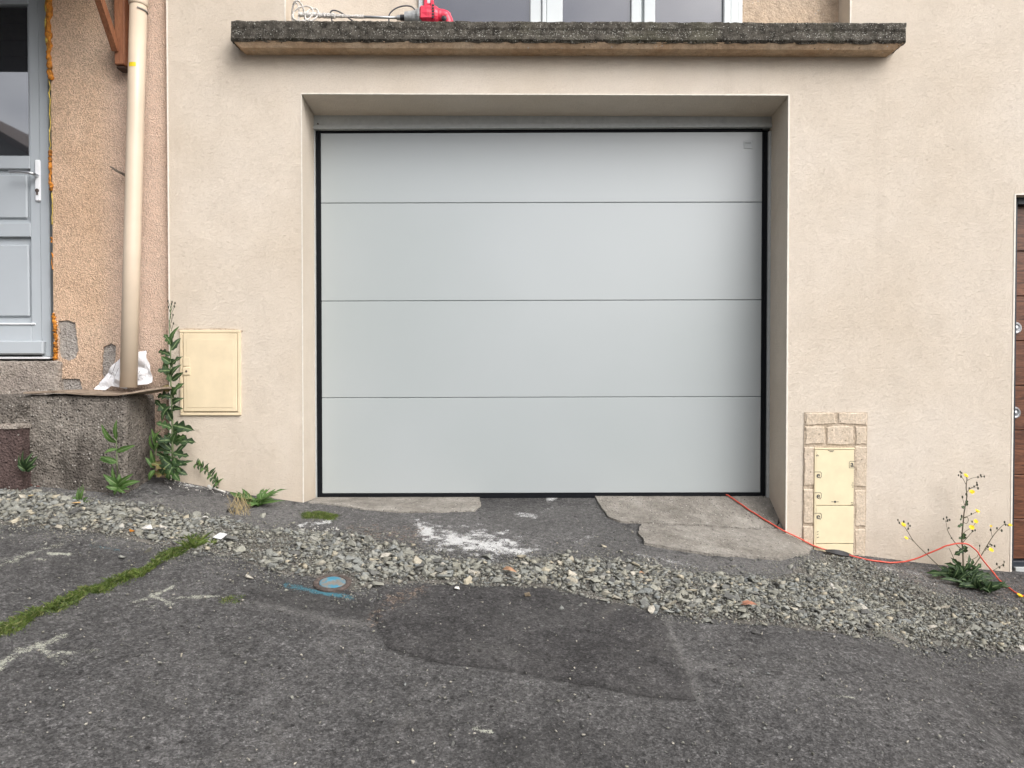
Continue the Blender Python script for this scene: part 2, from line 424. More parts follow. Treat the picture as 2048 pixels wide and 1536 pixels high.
def m_asphalt(name, lo, hi, attrs=False, tint=(1, .985, .96)):
    t = Mt(name)
    cell = t.sep(t.voro(210, out='Color')); r = cell[0]; r2 = t.sep(t.voro(85, out='Color'))[1]
    big = t.noise(1.4, 5, .65); med = t.noise(11, 4, .65)
    g = t.mth('ADD', t.mth('MULTIPLY', r, .65), t.mth('MULTIPLY', r2, .35))
    c = t.ramp(g, (.05, tuple(lo*.72*k for k in tint)), (.5, tuple((lo+hi)/2*k for k in tint)), (.85, tuple(hi*1.25*k for k in tint)), (.97, tuple(hi*2.0*k for k in tint)))
    c = t.mix(.8, c, t.ramp(big, (.3, .80), (.7, 1.18)), 'MULTIPLY'); c = t.mix(.8, c, t.ramp(med, (.3, .74), (.7, 1.25)), 'MULTIPLY'); c = t.mix(.8, c, t.ramp(t.noise(48, 4, .75), (.34, .55), (.66, 1.35)), 'MULTIPLY')
    stain = t.noise(3.1, 6, .7, dist=.6); c = t.mix(t.ramp(stain, (.60, 0), (.72, .35)), c, (.155, .145, .13))
    fine = t.ramp(t.mth('ADD', t.mth('MULTIPLY', t.noise(260, 3, .8), .6), t.mth('MULTIPLY', t.noise(55, 4, .75), .4)), (.36, 0), (.64, 1)); f2 = t.ramp(t.noise(45, 5, .8), (.32, 0), (.68, 1))
    if attrs:
        A = t.sep(t.attr('marks', 'Color')); B = t.sep(t.attr('wear', 'Color'))
        c = t.mix(t.mth('MULTIPLY', B[1], .72), c, (.026, .025, .024))
        c = t.mix(t.mth('MULTIPLY', t.mth('MULTIPLY', B[0], .62), t.mth('ADD', .45, t.mth('MULTIPLY', f2, .9)), True), c, t.mix(g, (.15, .145, .138), (.33, .32, .30)))
        brown = t.ramp(r, (0, (.05, .04, .035)), (.5, (.16, .12, .095)), (1, (.40, .31, .24)))
        c = t.mix(t.thr(B[2], f2, 3.0), c, brown)
        c = t.mix(t.mth('MULTIPLY', t.thr(A[0], fine, 4), .85), c, (.60, .61, .50))
        c = t.mix(t.mth('MULTIPLY', t.thr(A[1], fine, 4), .85), c, (.075, .24, .30))
        c = t.mix(t.thr(A[2], fine, 5), c, (.72, .72, .70))
    hv = t.voro(17, out='Distance'); hg = t.sep(t.voro(17, out='Color'))[2]
    hole = t.mth('MULTIPLY', t.mth('MULTIPLY', t.mth('SUBTRACT', .26, t.mth('ADD', hv, t.mth('MULTIPLY', t.noise(70, 3, .7), .22))), 14, True), t.mth('GREATER_THAN', hg, .72))
    c = t.mix(t.mth('MULTIPLY', hole, .75), c, (.018, .016, .015))
    b1 = t.bump(t.voro(190, out='Distance'), .0035); b2 = t.bump(t.noise(60, 5, .78), .016, normal=b1); b3 = t.bump(t.noise(12, 5, .7), .022, normal=b2)
    return t.fin(c, .88, b3, spec=.25)
def m_concrete(name, c0, c1, speck=.0, scale=1.0, bump=.004, moss=0):
    t = Mt(name)
    n1 = t.noise(3*scale, 6, .65, dist=.4); n2 = t.noise(22*scale, 5, .7); f = t.noise(170, 3, .7)
    c = t.mix(t.ramp(n1, (.34, 0), (.66, 1)), c0, c1)
    c = t.mix(.8, c, t.ramp(n2, (.3, .66), (.7, 1.22)), 'MULTIPLY'); c = t.mix(.6, c, t.ramp(f, (.3, .72), (.7, 1.18)), 'MULTIPLY')
    if speck:
        d = t.voro(75, out='Distance'); cc = t.sep(t.voro(75, out='Color'))[0]
        k = t.mth('MULTIPLY', t.mth('MULTIPLY', t.mth('SUBTRACT', .30, d), 9, True), t.mth('GREATER_THAN', cc, 1-speck))
        c = t.mix(k, c, (.50, .47, .42)); k2 = t.mth('MULTIPLY', t.mth('MULTIPLY', t.mth('SUBTRACT', .33, d), 9, True), t.mth('LESS_THAN', cc, speck*1.2))
        c = t.mix(k2, c, tuple(x*.35 for x in c0))
    b1 = t.bump(t.noise(70, 6, .75), bump*1.6); b2 = t.bump(f, bump*.5, normal=b1); b3 = t.bump(t.voro(95, out='Distance'), bump*.9, normal=b2)
    return t.fin(c, .93, b3, spec=.25)
def m_ledge():
    t = Mt('lichened_concrete')
    n1 = t.noise(2.2, 5, .6); n2 = t.noise(30, 6, .75); f = t.noise(180, 3, .7); x = t.xyz()
    c = t.mix(t.ramp(n2, (.36, 0), (.64, 1)), (.036, .032, .026), (.15, .136, .112))
    c = t.mix(t.ramp(n1, (.5, 0), (.68, .6)), c, (.15, .145, .09))
    c = t.mix(.7, c, t.ramp(f, (.3, .55), (.7, 1.4)), 'MULTIPLY')
    for sc, th, rad in ((42, .79, .32), (90, .76, .38), (190, .72, .42)):
        d = t.voro(sc, out='Distance'); cc = t.sep(t.voro(sc, out='Color'))[1]
        k = t.mth('MULTIPLY', t.mth('MULTIPLY', t.mth('SUBTRACT', rad, t.mth('ADD', d, t.mth('MULTIPLY', f, .15))), 7, True), t.mth('GREATER_THAN', t.mth('ADD', cc, t.mth('MULTIPLY', n1, .12)), th+.06))
        c = t.mix(k, c, (.42, .41, .36))
    b1 = t.bump(t.noise(60, 6, .8), .012); b2 = t.bump(f, .004, normal=b1)
    return t.fin(c, .95, b2, spec=.15)
def m_stone(name, attr):
    t = Mt(name)
    if attr: r = t.attr('tint'); v = t.pos
    else:
        oi = t.n.new('ShaderNodeObjectInfo'); r = oi.outputs['Random']; tcn = t.n.new('ShaderNodeTexCoord'); v = t.pos
    c = t.ramp(r, (0, (.10, .10, .10)), (.2, (.17, .175, .17)), (.4, (.28, .275, .235)), (.55, (.20, .215, .22)), (.7, (.30, .30, .265)), (.82, (.25, .26, .255)), (.92, (.40, .365, .29)), (1, (.46, .45, .43)))
    c = t.mix(1, c, (1.02, 1.0, .935), 'MULTIPLY'); c = t.mix(.7, c, t.ramp(t.noise(60, 4, .7, vec=v), (.3, .70), (.7, 1.2)), 'MULTIPLY'); c = t.mix(.45, c, t.ramp(t.noise(260, 3, .7, vec=v), (.3, .7), (.7, 1.2)), 'MULTIPLY')
    return t.fin(c, .9, t.bump(t.noise(180, 4, .7, vec=v), .003), spec=.25)
def m_leaf(name, dark, light, rib=(.22, .30, .13)):
    t = Mt(name); u = t.attr('u'); n = t.noise(35, 4, .6)
    c = t.mix(t.ramp(n, (.35, 0), (.65, 1)), dark, light); c = t.mix(t.ramp(u, (.80, 0), (.93, .8)), c, rib)
    bs = t.fin(c, .55, t.bump(t.noise(160, 3), .002), spec=.35)
    tr = t.n.new('ShaderNodeBsdfTranslucent'); t.lk(light, tr.inputs[0]); ms = t.n.new('ShaderNodeMixShader'); ms.inputs[0].default_value = .22
    t.l.new(t.b.outputs[0], ms.inputs[1]); t.l.new(tr.outputs[0], ms.inputs[2]); t.l.new(ms.outputs[0], t.n['Material Output'].inputs[0])
    return bs
def m_wood(name, c0, c1, axis=(1, 1, 1), rough=.5):
    t = Mt(name); v = t.mapv(axis); n = t.noise(9, 6, .65, vec=v, dist=1.5); f = t.noise(60, 3, .6, vec=v)
    c = t.mix(t.ramp(n, (.35, 0), (.65, 1)), c0, c1); c = t.mix(.5, c, t.ramp(f, (.3, .7), (.7, 1.2)), 'MULTIPLY')
    return t.fin(c, rough, t.bump(f, .0008), spec=.4)
def m_glass(name, ior, base=(.012, .013, .017)):
    t = Mt(name); return t.fin(base, .02, None, spec=.5, ior=ior)
def m_doorpanel():
    t = Mt('light_grey_lacquer'); x = t.xyz()
    n = t.noise(1.1, 3); sm = t.noise(3.0, 5, .7)
    c = t.mix(t.ramp(n, (.35, 0), (.65, 1)), (.368, .402, .398), (.388, .418, .418))
    dust = t.mth('MULTIPLY', t.mth('SUBTRACT', .95, x[2]), 1.2, True); c = t.mix(t.mth('MULTIPLY', t.mth('MULTIPLY', dust, t.noise(14, 5, .7)), .25), c, (.42, .38, .32))
    return t.fin(c, .27, t.bump(t.noise(.9, 2), .006), spec=.85)

M = {}
M['render'] = m_render(); M['stucco'] = m_stucco()
M['road'] = m_asphalt('worn_asphalt', .073, .130, True, tint=(1, .975, .945))
M['patch'] = m_asphalt('newer_asphalt', .050, .088, True, tint=(1, .96, .94))
M['bed'] = m_concrete('gravel_dust', (.10, .093, .080), (.21, .195, .17), .35, 3, .006)
M['concrete'] = m_concrete('apron_concrete', (.20, .182, .155), (.37, .345, .30), .10, 1.6, .005)
M['stoop'] = m_concrete('old_stoop_concrete', (.095, .080, .068), (.33, .295, .25), .30, 1.1, .010)
M['redstep'] = m_concrete('red_painted_step', (.10, .068, .060), (.15, .105, .095), .10, 2, .008)
M['grey_mortar'] = m_concrete('grey_mortar', (.33, .30, .27), (.46, .425, .38), .05, 3, .006)
M['stoop_top'] = m_concrete('threshold_mortar', (.32, .275, .235), (.47, .41, .345), .12, 2.5, .007)
M['ledge'] = m_ledge()
M['soffit'] = m_concrete('stained_soffit', (.46, .31, .19), (.56, .43, .30), .03, 1.2, .002)
M['old_render'] = m_concrete('tan_render', (.50, .385, .275), (.55, .44, .33), .03, 1.2, .003)
M['bead'] = m_plain('white_bead', (.74, .69, .60), .6)
M['panel'] = m_doorpanel()
M['track'] = m_plain('grey_frame_paint', (.43, .45, .44), .45)
M['seal'] = m_plain('black_rubber', (.006, .007, .009), .6, spec=.15, var=.15)
M['door'] = m_plain('pale_grey_pvc', (.43, .465, .485), .38, var=.015, vs=5)
M['winframe'] = m_plain('white_pvc', (.54, .575, .575), .38, var=.02, vs=5)
M['glass'] = m_glass('window_glass', 2.3, (.03, .032, .042)); M['glass_door'] = m_glass('door_glass', 3.3, (.03, .034, .040))
M['chrome'] = m_plain('brushed_aluminium', (.62, .63, .64), .32, 1.0)
M['white_metal'] = m_plain('white_plate', (.86, .87, .88), .35, var=.01)
M['cream'] = m_plain('cream_plastic', (.70, .585, .395), .45, var=.04, vs=12)
M['cream2'] = m_plain('yellowed_cream_plastic', (.73, .635, .42), .5, var=.04, vs=14)
M['brick'] = m_concrete('sandstone_look_mortar', (.55, .455, .34), (.63, .53, .415), .05, 4, .0012)
M['joint'] = m_concrete('brick_joint', (.44, .355, .26), (.52, .43, .33), .0, 4, .002)
M['pipe'] = m_plain('sand_pvc_pipe', (.62, .51, .385), .38, var=.03, vs=6)
M['yellow'] = m_plain('yellow_tape', (.85, .62, .02), .5)
M['wood'] = m_wood('stained_beam', (.20, .075, .035), (.34, .145, .07), (6, 6, .8), .55)
M['dark_boards'] = m_wood('darkened_roof_boards', (.022, .021, .020), (.045, .040, .036), (6, .8, 6), .8)  # roof boards darkened so the canopy mirrors near black in the door glass
M['plank'] = m_wood('walnut_panel', (.055, .022, .012), (.19, .078, .040), (.7, 4, 6), .38)
M['anthracite'] = m_plain('anthracite_frame', (.022, .028, .036), .4)
M['ply'] = m_wood('weathered_board', (.17, .125, .09), (.34, .27, .20), (1, 6, 12), .85)
M['dark'] = m_plain('dark_plastic', (.018, .018, .02), .45, var=.2)
M['paper'] = m_plain('white_paper_sack', (.72, .72, .73), .8, var=.08, vs=18, bump=.003, bs=40)
M['ink'] = m_plain('dark_ink', (.045, .045, .05), .7)
M['foam'] = m_plain('orange_foam', (.62, .235, .025), .8, var=.35, vs=35, bump=.012, bs=70)
M['foam_pale'] = m_plain('yellow_foam', (.66, .50, .10), .8, var=.3, vs=35, bump=.01, bs=70)
M['red'] = m_plain('red_cable', (.62, .085, .05), .45, var=.05)
M['tool_red'] = m_plain('red_tool_plastic', (.68, .035, .075), .38, var=.12, vs=60)
M['tool_grey'] = m_plain('cast_alloy', (.42, .43, .42), .45, .4, var=.2, vs=60)
M['plaster'] = m_plain('plaster_crust', (.66, .63, .58), .9, var=.15, vs=90, bump=.01, bs=120)
M['steel'] = m_plain('dull_steel', (.40, .41, .41), .4, .8, var=.12)
M['cable'] = m_plain('dark_cable', (.07, .07, .075), .5)
M['iron'] = m_plain('rusty_iron', (.115, .088, .075), .75, .2, var=.3, vs=60, bump=.004, bs=160)
M['stone'] = m_stone('crushed_stone', False); M['stones'] = m_stone('crushed_stone_mass', True)
M['leaf_dark'] = m_leaf('dark_thistle_leaf', (.018, .040, .015), (.036, .070, .024))
M['leaf_dark2'] = m_leaf('thistle_leaf', (.026, .060, .018), (.055, .11, .03)); M['leaf_old'] = m_leaf('withered_leaf', (.11, .10, .035), (.20, .16, .06))
M['leaf_mid'] = m_leaf('fresh_leaf', (.045, .10, .022), (.085, .165, .035))
M['stem'] = m_plain('green_stem', (.13, .17, .075), .6, var=.15)
M['stem_brown'] = m_plain('brown_stem', (.10, .085, .045), .7, var=.2)
M['bud'] = m_plain('dark_bud', (.045, .05, .025), .7, var=.2)
M['petal'] = m_plain('yellow_petal', (.85, .60, .015), .6, var=.1)
M['grass'] = m_leaf('moss_grass', (.042, .075, .016), (.15, .205, .045), (.27, .26, .11))
M['straw'] = m_plain('dry_straw', (.42, .33, .17), .8, var=.2)
M['twig'] = m_plain('dry_twig', (.17, .14, .11), .9, var=.3)
M['leaf_dry'] = m_plain('dry_leaf', (.36, .21, .12), .8, var=.3)
M['chip_white'] = m_plain('mortar_chip', (.62, .60, .55), .9, var=.15)
M['chip_brown'] = m_plain('brown_stone', (.33, .26, .17), .9, var=.25, bump=.004)
M['blue_paint'] = m_plain('blue_paint', (.10, .34, .46), .7, var=.35, vs=70)

# ------------------------------------------------------------------ ground
def axis(lo, hi, step, outer):
    a = list(np.arange(lo, hi+1e-6, step)); s = step; x = a[-1]; up = []
    while x < outer: s *= 1.35; x += s; up.append(min(x, outer))
    dn = []; s = step; x = a[0]
    return a, up
def make_axis(lo, hi, step, olo, ohi):
    core = list(np.arange(lo, hi+1e-6, step)); up = []; s = step; x = core[-1]
    while x < ohi: s *= 1.3; x = min(x+s, ohi); up.append(x)
    dn = []; s = step; x = core[0]
    while x > olo: s *= 1.3; x = max(x-s, olo); dn.append(x)
    return np.array(dn[::-1]+core+up)
gx = make_axis(-3.0, 3.0, .0085, -150, 150); gy = make_axis(1.45, 4.02, .0085, -150, 4.3)
XX, YY = np.meshgrid(gx, gy); XX, YY = XX.ravel(), YY.ravel()

grass_line = [(-90,1300),(0,1262),(60,1235),(130,1203),(200,1175),(270,1150),(330,1118),(375,1097)]
def marks(V):
    x, y = V[:, 0], V[:, 1]; m = (np.abs(x) < 3.2) & (y > 1.3) & (y < 4.1)
    A = np.zeros((len(x), 3)); B = np.zeros((len(x), 3))
    xm, ym = x[m], y[m]; zm = G(xm, ym); px, py = project(np.column_stack([xm, ym, zm]))
    nz = fbm(xm*9, ym*9, 0, 21, 3)*.5; nf = fbm(xm*28, ym*28, 0, 31, 3)
    def stroke(pts, w, k=1.0, rag=.6):
        d = segdist(px, py, pts); return np.clip(1.25-d/(w*(1+rag*nf)+1e-3), 0, 1)*k*np.clip(.75+.6*nz, 0, 1)
    def area(poly, soft=8, k=1.0, rag=10):
        return np.clip((sdpoly(px, py, poly)+rag*nf)/soft+.5, 0, 1)*k
    ch = np.zeros(len(xm)); bl = ch.copy(); wh = ch.copy(); li = ch.copy(); dk = ch.copy(); di = ch.copy()
    # chalk arrows
    for pts, w, k in (([(-20,1340),(40,1305),(90,1285),(128,1270)],11,1.0),([(85,1298),(105,1312),(128,1330)],10,1.05),([(100,1305),(150,1305),(195,1300)],7,.85),
                      ([(265,1205),(300,1195),(325,1183),(350,1172)],5,.75),([(300,1190),(325,1200),(345,1212)],6,.85),([(340,1196),(400,1194),(440,1192)],4,.6),([(270,1210),(310,1214)],4,.6),
                      ([(-20,1140),(30,1118),(80,1100),(128,1085)],7,.62),([(95,1107),(142,1108)],5,.8),([(70,1118),(92,1120)],3,.7),
                      ([(285,1012),(310,1003),(330,998)],5,.6),([(170,1058),(200,1060)],5,.55),([(0,1120),(40,1122)],10,.5),
                      ([(948,1456),(972,1462),(988,1465)],7,1.2),([(1660,1392),(1710,1396)],3,.7)):
        ch = np.maximum(ch, stroke(pts, w, k))
    for pts, w, k in (([(572,1170),(620,1180),(660,1188),(703,1194)],8,1.15),([(180,1090),(240,1101),(300,1120)],4,.42)):
        bl = np.maximum(bl, stroke(pts, w, k, .4))
    wh = np.maximum(wh, area([(838,1052),(862,1050),(880,1064),(1000,1072),(1035,1082),(1062,1098),(1040,1106),(950,1104),(880,1092),(846,1078)],46,.92,16))
    wh = np.maximum(wh, stroke([(625,1048),(660,1043)],5,.85)); wh = np.maximum(wh, stroke([(1095,1000),(1112,996)],5,.95)); wh = np.maximum(wh, stroke([(1030,1028),(1070,1033)],8,.55))
    wh = np.maximum(wh, stroke([(1150,1085),(1185,1070)],6,.5)); wh = np.maximum(wh, stroke([(595,1052),(612,1047)],4,.8)); wh = np.maximum(wh, stroke([(1085,1022),(1105,1015)],4,.6))
    wh = np.maximum(wh, stroke([(1640,1108),(1700,1125),(1850,1150)],6,.45)); wh = np.maximum(wh, stroke([(1270,1108),(1400,1135)],5,.5)); wh = np.maximum(wh, stroke([(330,962),(460,985)],4,.55))
    for pts, w, k in (([(1332,1240),(1352,1290),(1375,1335),(1392,1375),(1400,1400)],11,1.0),([(1375,1325),(1430,1335),(1500,1348)],9,.85),([(480,1202),(560,1215),(650,1238),(745,1250)],9,.95),([(-20,1075),(120,1072),(260,1085),(350,1120)],12,.8),
                      ([(1420,1350),(1560,1365)],12,.45),([(1500,1300),(1560,1296)],10,.4),([(200,1070),(330,1100),(350,1120)],9,.55),([(400,1130),(520,1155)],8,.45),([(940,1300),(1040,1310)],12,.55),([(1040,1230),(1140,1250)],12,.4),([(430,1160),(640,1200)],9,.35)):
        li = np.maximum(li, stroke(pts, w, k))
    # smoother grey pavement strip at the foot of the left wall
    li = np.maximum(li, area([(-60,955),(240,990),(600,1000),(640,1040),(560,1062),(430,1042),(300,1015),(150,992),(-60,965)],12,.85))
    li = np.maximum(li, area([(600,1002),(960,1020),(1190,1000),(1215,1040),(1280,1060),(1280,1112),(1100,1110),(900,1100),(700,1066),(600,1055)],24,.55)); li = np.maximum(li, area([(1270,1095),(1420,1112),(1620,1112),(1750,1120),(1900,1150),(1900,1185),(1700,1130),(1560,1165),(1400,1152),(1280,1120)],14,.85))
    li = np.maximum(li, .10+.30*nz)
    pe = [(762,1172),(748,1205),(750,1240),(775,1296),(860,1322),(1000,1340),(1150,1366),(1280,1392),(1392,1402),(1372,1345),(1348,1292),(1328,1240),(1310,1225)]
    dk = np.maximum(dk, stroke(pe[2:9], 3.2, 1.1, .8)); dk = np.maximum(dk, stroke(pe[8:], 3.0, .9, .8))
    dk = np.maximum(dk, area([(600,1165),(740,1180),(745,1245),(640,1235),(470,1200),(520,1165)],14,.6)); dk = np.maximum(dk, area([(950,990),(1195,990),(1215,1035),(1275,1050),(1285,1112),(1190,1110),(1160,1060),(1050,1075),(960,1040)],9,.45))
    dk = np.maximum(dk, area([(130,1085),(330,1115),(250,1150),(90,1150)],20,.35)); dk = np.maximum(dk, stroke([(600,1065),(450,1180),(400,1200)],2.5,.9,.2)); dk = np.maximum(dk, stroke([(455,1190),(530,1140),(550,1132)],1.8,1.3,.2))
    dk = np.maximum(dk, area([(980,1470),(1200,1440),(1350,1536),(960,1560)],30,.4)); dk = np.maximum(dk, stroke([(345,960),(480,985),(600,1003)],5,.8)); dk = np.maximum(dk, stroke([(1190,1060),(1170,1110)],7,.5))
    di = np.maximum(di, area([(720,1245),(740,1215),(800,1180),(850,1178),(850,1195),(780,1230),(745,1252)],14,.62)); di = np.maximum(di, area([(690,1045),(860,1050),(900,1085),(760,1090),(680,1075)],18,.5)); di = np.maximum(di, area([(1620,1105),(2060,1150),(2060,1215),(1850,1185),(1640,1140)],16,.45))
    di = np.maximum(di, stroke([(-20,972),(60,968),(240,992)],7,.6)); di = np.maximum(di, stroke([(440,1197),(485,1204)],6,.6))
    dgr = segdist(px, py, grass_line); dk = np.maximum(dk, np.clip(1.4-dgr/10, 0, 1)*.9)
    A[m] = np.column_stack([ch, bl, wh]); B[m] = np.column_stack([li, dk, di])
    return {'marks': np.clip(A, 0, 1.2), 'wear': np.clip(B, 0, 1.2)}
V = np.column_stack([XX, YY, G(XX, YY)])
# a shallow groove where the moss grows
nxg, nyg = len(gx), len(gy); ii = np.arange(nxg*nyg).reshape(nyg, nxg)
Fq = np.column_stack([ii[:-1, :-1].ravel(), ii[:-1, 1:].ravel(), ii[1:, 1:].ravel(), ii[1:, :-1].ravel()])
road = mk('road', V, Fq, M['road'], smooth=True, attrs=marks(V), kind='structure')
tag(road, 'worn grey asphalt street sloping down to the right in front of the garage')

ground_sheet('asphalt_patch', [(762,1172),(850,1166),(960,1171),(1090,1176),(1180,1195),(1300,1222),(1328,1240),(1348,1292),(1372,1345),(1392,1402),(1280,1392),(1150,1366),(1000,1340),(860,1322),(775,1296),(750,1240),(748,1205)],
             0, M['patch'], seed=3, amp=.006, zf=lambda x, y, sd: np.clip(.0015+sd*.16, .0015, .006), attrs_fn=marks, kind='structure', label='dark newer asphalt patch in the middle of the street')

# concrete apron in front of the garage door
def apron(name, pix, off, seed, label):
    return ground_sheet(name, pix, off, M['concrete'], seed=seed, amp=.005, thick=.06, res=.013, kind='structure', label=label)
ap1 = apron('concrete_apron', [(634,994),(958,994),(962,1012),(950,1023),(880,1026),(760,1024),(700,1016),(640,1008),(618,1006)], .007, 5, 'narrow pale concrete strip under the left half of the garage door')
ap2 = apron('concrete_apron', [(1186,993),(1538,993),(1560,1030),(1572,1052),(1555,1058),(1440,1056),(1330,1050),(1240,1046),(1216,1036),(1200,1012)], .010, 6, 'pale concrete strip under the right half of the garage door')
ap3 = apron('concrete_apron', [(1284,1050),(1330,1055),(1440,1060),(1555,1062),(1590,1070),(1624,1098),(1618,1112),(1560,1122),(1420,1112),(1330,1098),(1290,1090),(1276,1068)], .012, 8, 'lower concrete ramp in front of the right garage reveal')

# gravel
up = [(-140,955),(0,975),(160,1000),(300,1017),(450,1042),(520,1062),(600,1060),(700,1070),(780,1090),(850,1112),(1000,1130),(1060,1116),(1180,1116),(1280,1126),(1400,1150),(1550,1160),(1625,1128),(1650,1112),(1710,1118),(1800,1160),(1900,1196),(2048,1222),(2200,1245)]
lw = [(-140,1040),(0,1050),(100,1056),(200,1066),(330,1092),(420,1106),(480,1116),(560,1146),(640,1156),(700,1180),(800,1166),(900,1166),(960,1173),(1080,1177),(1180,1196),(1300,1222),(1400,1236),(1500,1247),(1600,1258),(1700,1272),(1800,1284),(1900,1292),(2048,1304),(2200,1320)]
gravel_pix = up + lw[::-1]
gravel_poly = [GP(*p)[:2] for p in gravel_pix]
def bedz(x, y, sd):
    return np.clip(sd/.09, 0, 1)*(.005+.004*fbm(x*9, y*9, 0, 41, 2)) + .002
bed = ground_sheet('gravel_bed', None, 0, M['bed'], world_poly=gravel_poly, seed=9, amp=.012, zf=bedz, kind='structure', label='band of loose grey crushed stone between street and house')

def hull_proto(n, seed, flat=.7):
    import bmesh
    r = np.random.default_rng(seed); P = r.normal(size=(n, 3)); P = np.sign(P)*np.abs(P)**.7; P /= np.linalg.norm(P, axis=1)[:, None]; P *= (.42+.16*r.random((n, 1))); P *= np.array([1.15, .85, flat])
    bm = bmesh.new(); [bm.verts.new(p) for p in P]; res = bmesh.ops.convex_hull(bm, input=bm.verts)
    bmesh.ops.delete(bm, geom=[v for v in bm.verts if not v.link_faces], context='VERTS'); bm.verts.ensure_lookup_table(); bm.verts.index_update()
    V = np.array([v.co[:] for v in bm.verts]); Fc = np.array([[v.index for v in f.verts] for f in bm.faces if len(f.verts) == 3]); bm.free(); return V, Fc
protos = [hull_proto(random.choice((8, 9, 11)), 100+i, random.uniform(.34, .66)) for i in range(18)]
small_protos = [hull_proto(7, 300+i, .7) for i in range(8)]
def rotm(a, b, c):
    ca, sa, cb, sb, cc, sc = math.cos(a), math.sin(a), math.cos(b), math.sin(b), math.cos(c), math.sin(c)
    return np.array([[cc, -sc, 0], [sc, cc, 0], [0, 0, 1]]) @ np.array([[cb, 0, sb], [0, 1, 0], [-sb, 0, cb]]) @ np.array([[1, 0, 0], [0, ca, -sa], [0, sa, ca]])
def mass(name, pts, sizes, pr, mat, parent=None, tints=None, tilt=.5, **kw):
    Vs, Fs, T = [], [], []; b = 0
    for i, (p, s) in enumerate(zip(pts, sizes)):
        V_, F_ = pr[i % len(pr)]; Rm = rotm(random.uniform(-tilt, tilt), random.uniform(-tilt, tilt), random.uniform(0, 6.3))
        Vs.append(V_ @ Rm.T * s + p); Fs.append(F_+b); b += len(V_); T.append(np.full(len(V_), tints[i] if tints is not None else random.random()))
    return mk(name, np.vstack(Vs), np.vstack(Fs), mat, parent, attrs={'tint': np.concatenate(T)}, **kw)
gp = np.array(gravel_poly); bx0, by0 = gp.min(0); bx1, by1 = gp.max(0)
def scatter(n, pad=0.0, dens=None):
    out = []
    x = rng.uniform(bx0, bx1, n); y = rng.uniform(by0, by1, n); sd = sdpoly(x, y, gravel_poly)+.03*fbm(x*12, y*12, 0, 77, 2); px, py = project(np.column_stack([x, y, G(x, y)]))
    return x, y, sd, px, py
x, y, sd, px, py = scatter(26000)
# fewer big stones in the fine grey grit left of the middle and beside the wall on the right
fine1 = np.exp(-(((px-520)/85)**2+((py-1085)/32)**2)); fine2 = np.clip((px-1580)/300, 0, 1)*np.clip(1-(py-1130-(px-1600)*.17)/75, 0, 1)
keep = (sd > -.006)*(rng.random(len(x)) < np.clip(sd/.07+.18, .0, 1)*np.clip(1.1+.55*fbm(x*7, y*7, 0, 91, 2), .35, 1)*(1-.93*fine1)*(1-.8*np.clip(fine2*1.3, 0, 1))*(1-.75*np.exp(-(((px-760)/90)**2+((py-1095)/16)**2))))
edge = (sd > -.16)*(sd <= 0)*(rng.random(len(x)) < .09*np.exp(sd/.06))
notv = np.hypot((px-665)/52, (py-1172)/26) > 1
k = np.where((keep | edge) & notv)[0][:7600]
xs_, ys_, sds, pxs = x[k], y[k], sd[k], px[k]
size = np.clip(rng.lognormal(math.log(.0205), .40, len(k)), .009, .050)*np.where(pxs > 1500, .88, 1)*np.where((pxs > 650) & (pxs < 900), 1.12, 1)
hz = G(xs_, ys_)+np.where(sds > 0, bedz(xs_, ys_, sds), 0)+size*.16+rng.random(len(k))*.004*np.clip(sds/.05, 0, 1)
P = np.column_stack([xs_, ys_, hz]); depth = size/ys_*np.where((pxs > -10) & (pxs < 2060), 1, 0)
order = np.argsort(-depth); top, rest = order[:300], order[300:]
pm = []
for i, (Vp, Fp) in enumerate(protos):
    me = bpy.data.meshes.new('stone'); me.from_pydata(Vp.tolist(), [], Fp.tolist()); me.materials.append(M['stone']); pm.append(me)
for j, i in enumerate(top):
    o = bpy.data.objects.new('stone', pm[j % len(pm)]); col.objects.link(o); o.parent = bed
    o.location = P[i]-WLOC['gravel_bed']; s = size[i]; o.scale = (s*1.05, s*1.05, s); o.rotation_euler = (random.uniform(-.5, .5), random.uniform(-.5, .5), random.uniform(0, 6.3))
tn = np.clip(rng.beta(2, 2, len(rest))+.05*rng.normal(size=len(rest)), 0, .92); tn[rng.random(len(rest)) < .010] = .97
mass('gravel', P[rest], size[rest], protos, M['stones'], bed, tn, kind='stuff')
x, y, sd, px, py = scatter(95000)
k = np.where((rng.random(len(x)) < np.where(sd > 0, 1, .75*np.exp(sd/.05))) & (sd > -.25) & (np.hypot((px-665)/46, (py-1170)/22) > 1))[0][:46000]
s2 = rng.uniform(.003, .0115, len(k)); P2 = np.column_stack([x[k], y[k], G(x[k], y[k])+np.where(sd[k] > 0, bedz(x[k], y[k], sd[k]), 0)+s2*.2+rng.random(len(k))*.006*(sd[k] > .02)])
mass('grit', P2, s2, small_protos, M['stones'], bed, np.clip(rng.beta(2, 2.2, len(k)), 0, 1), kind='stuff')

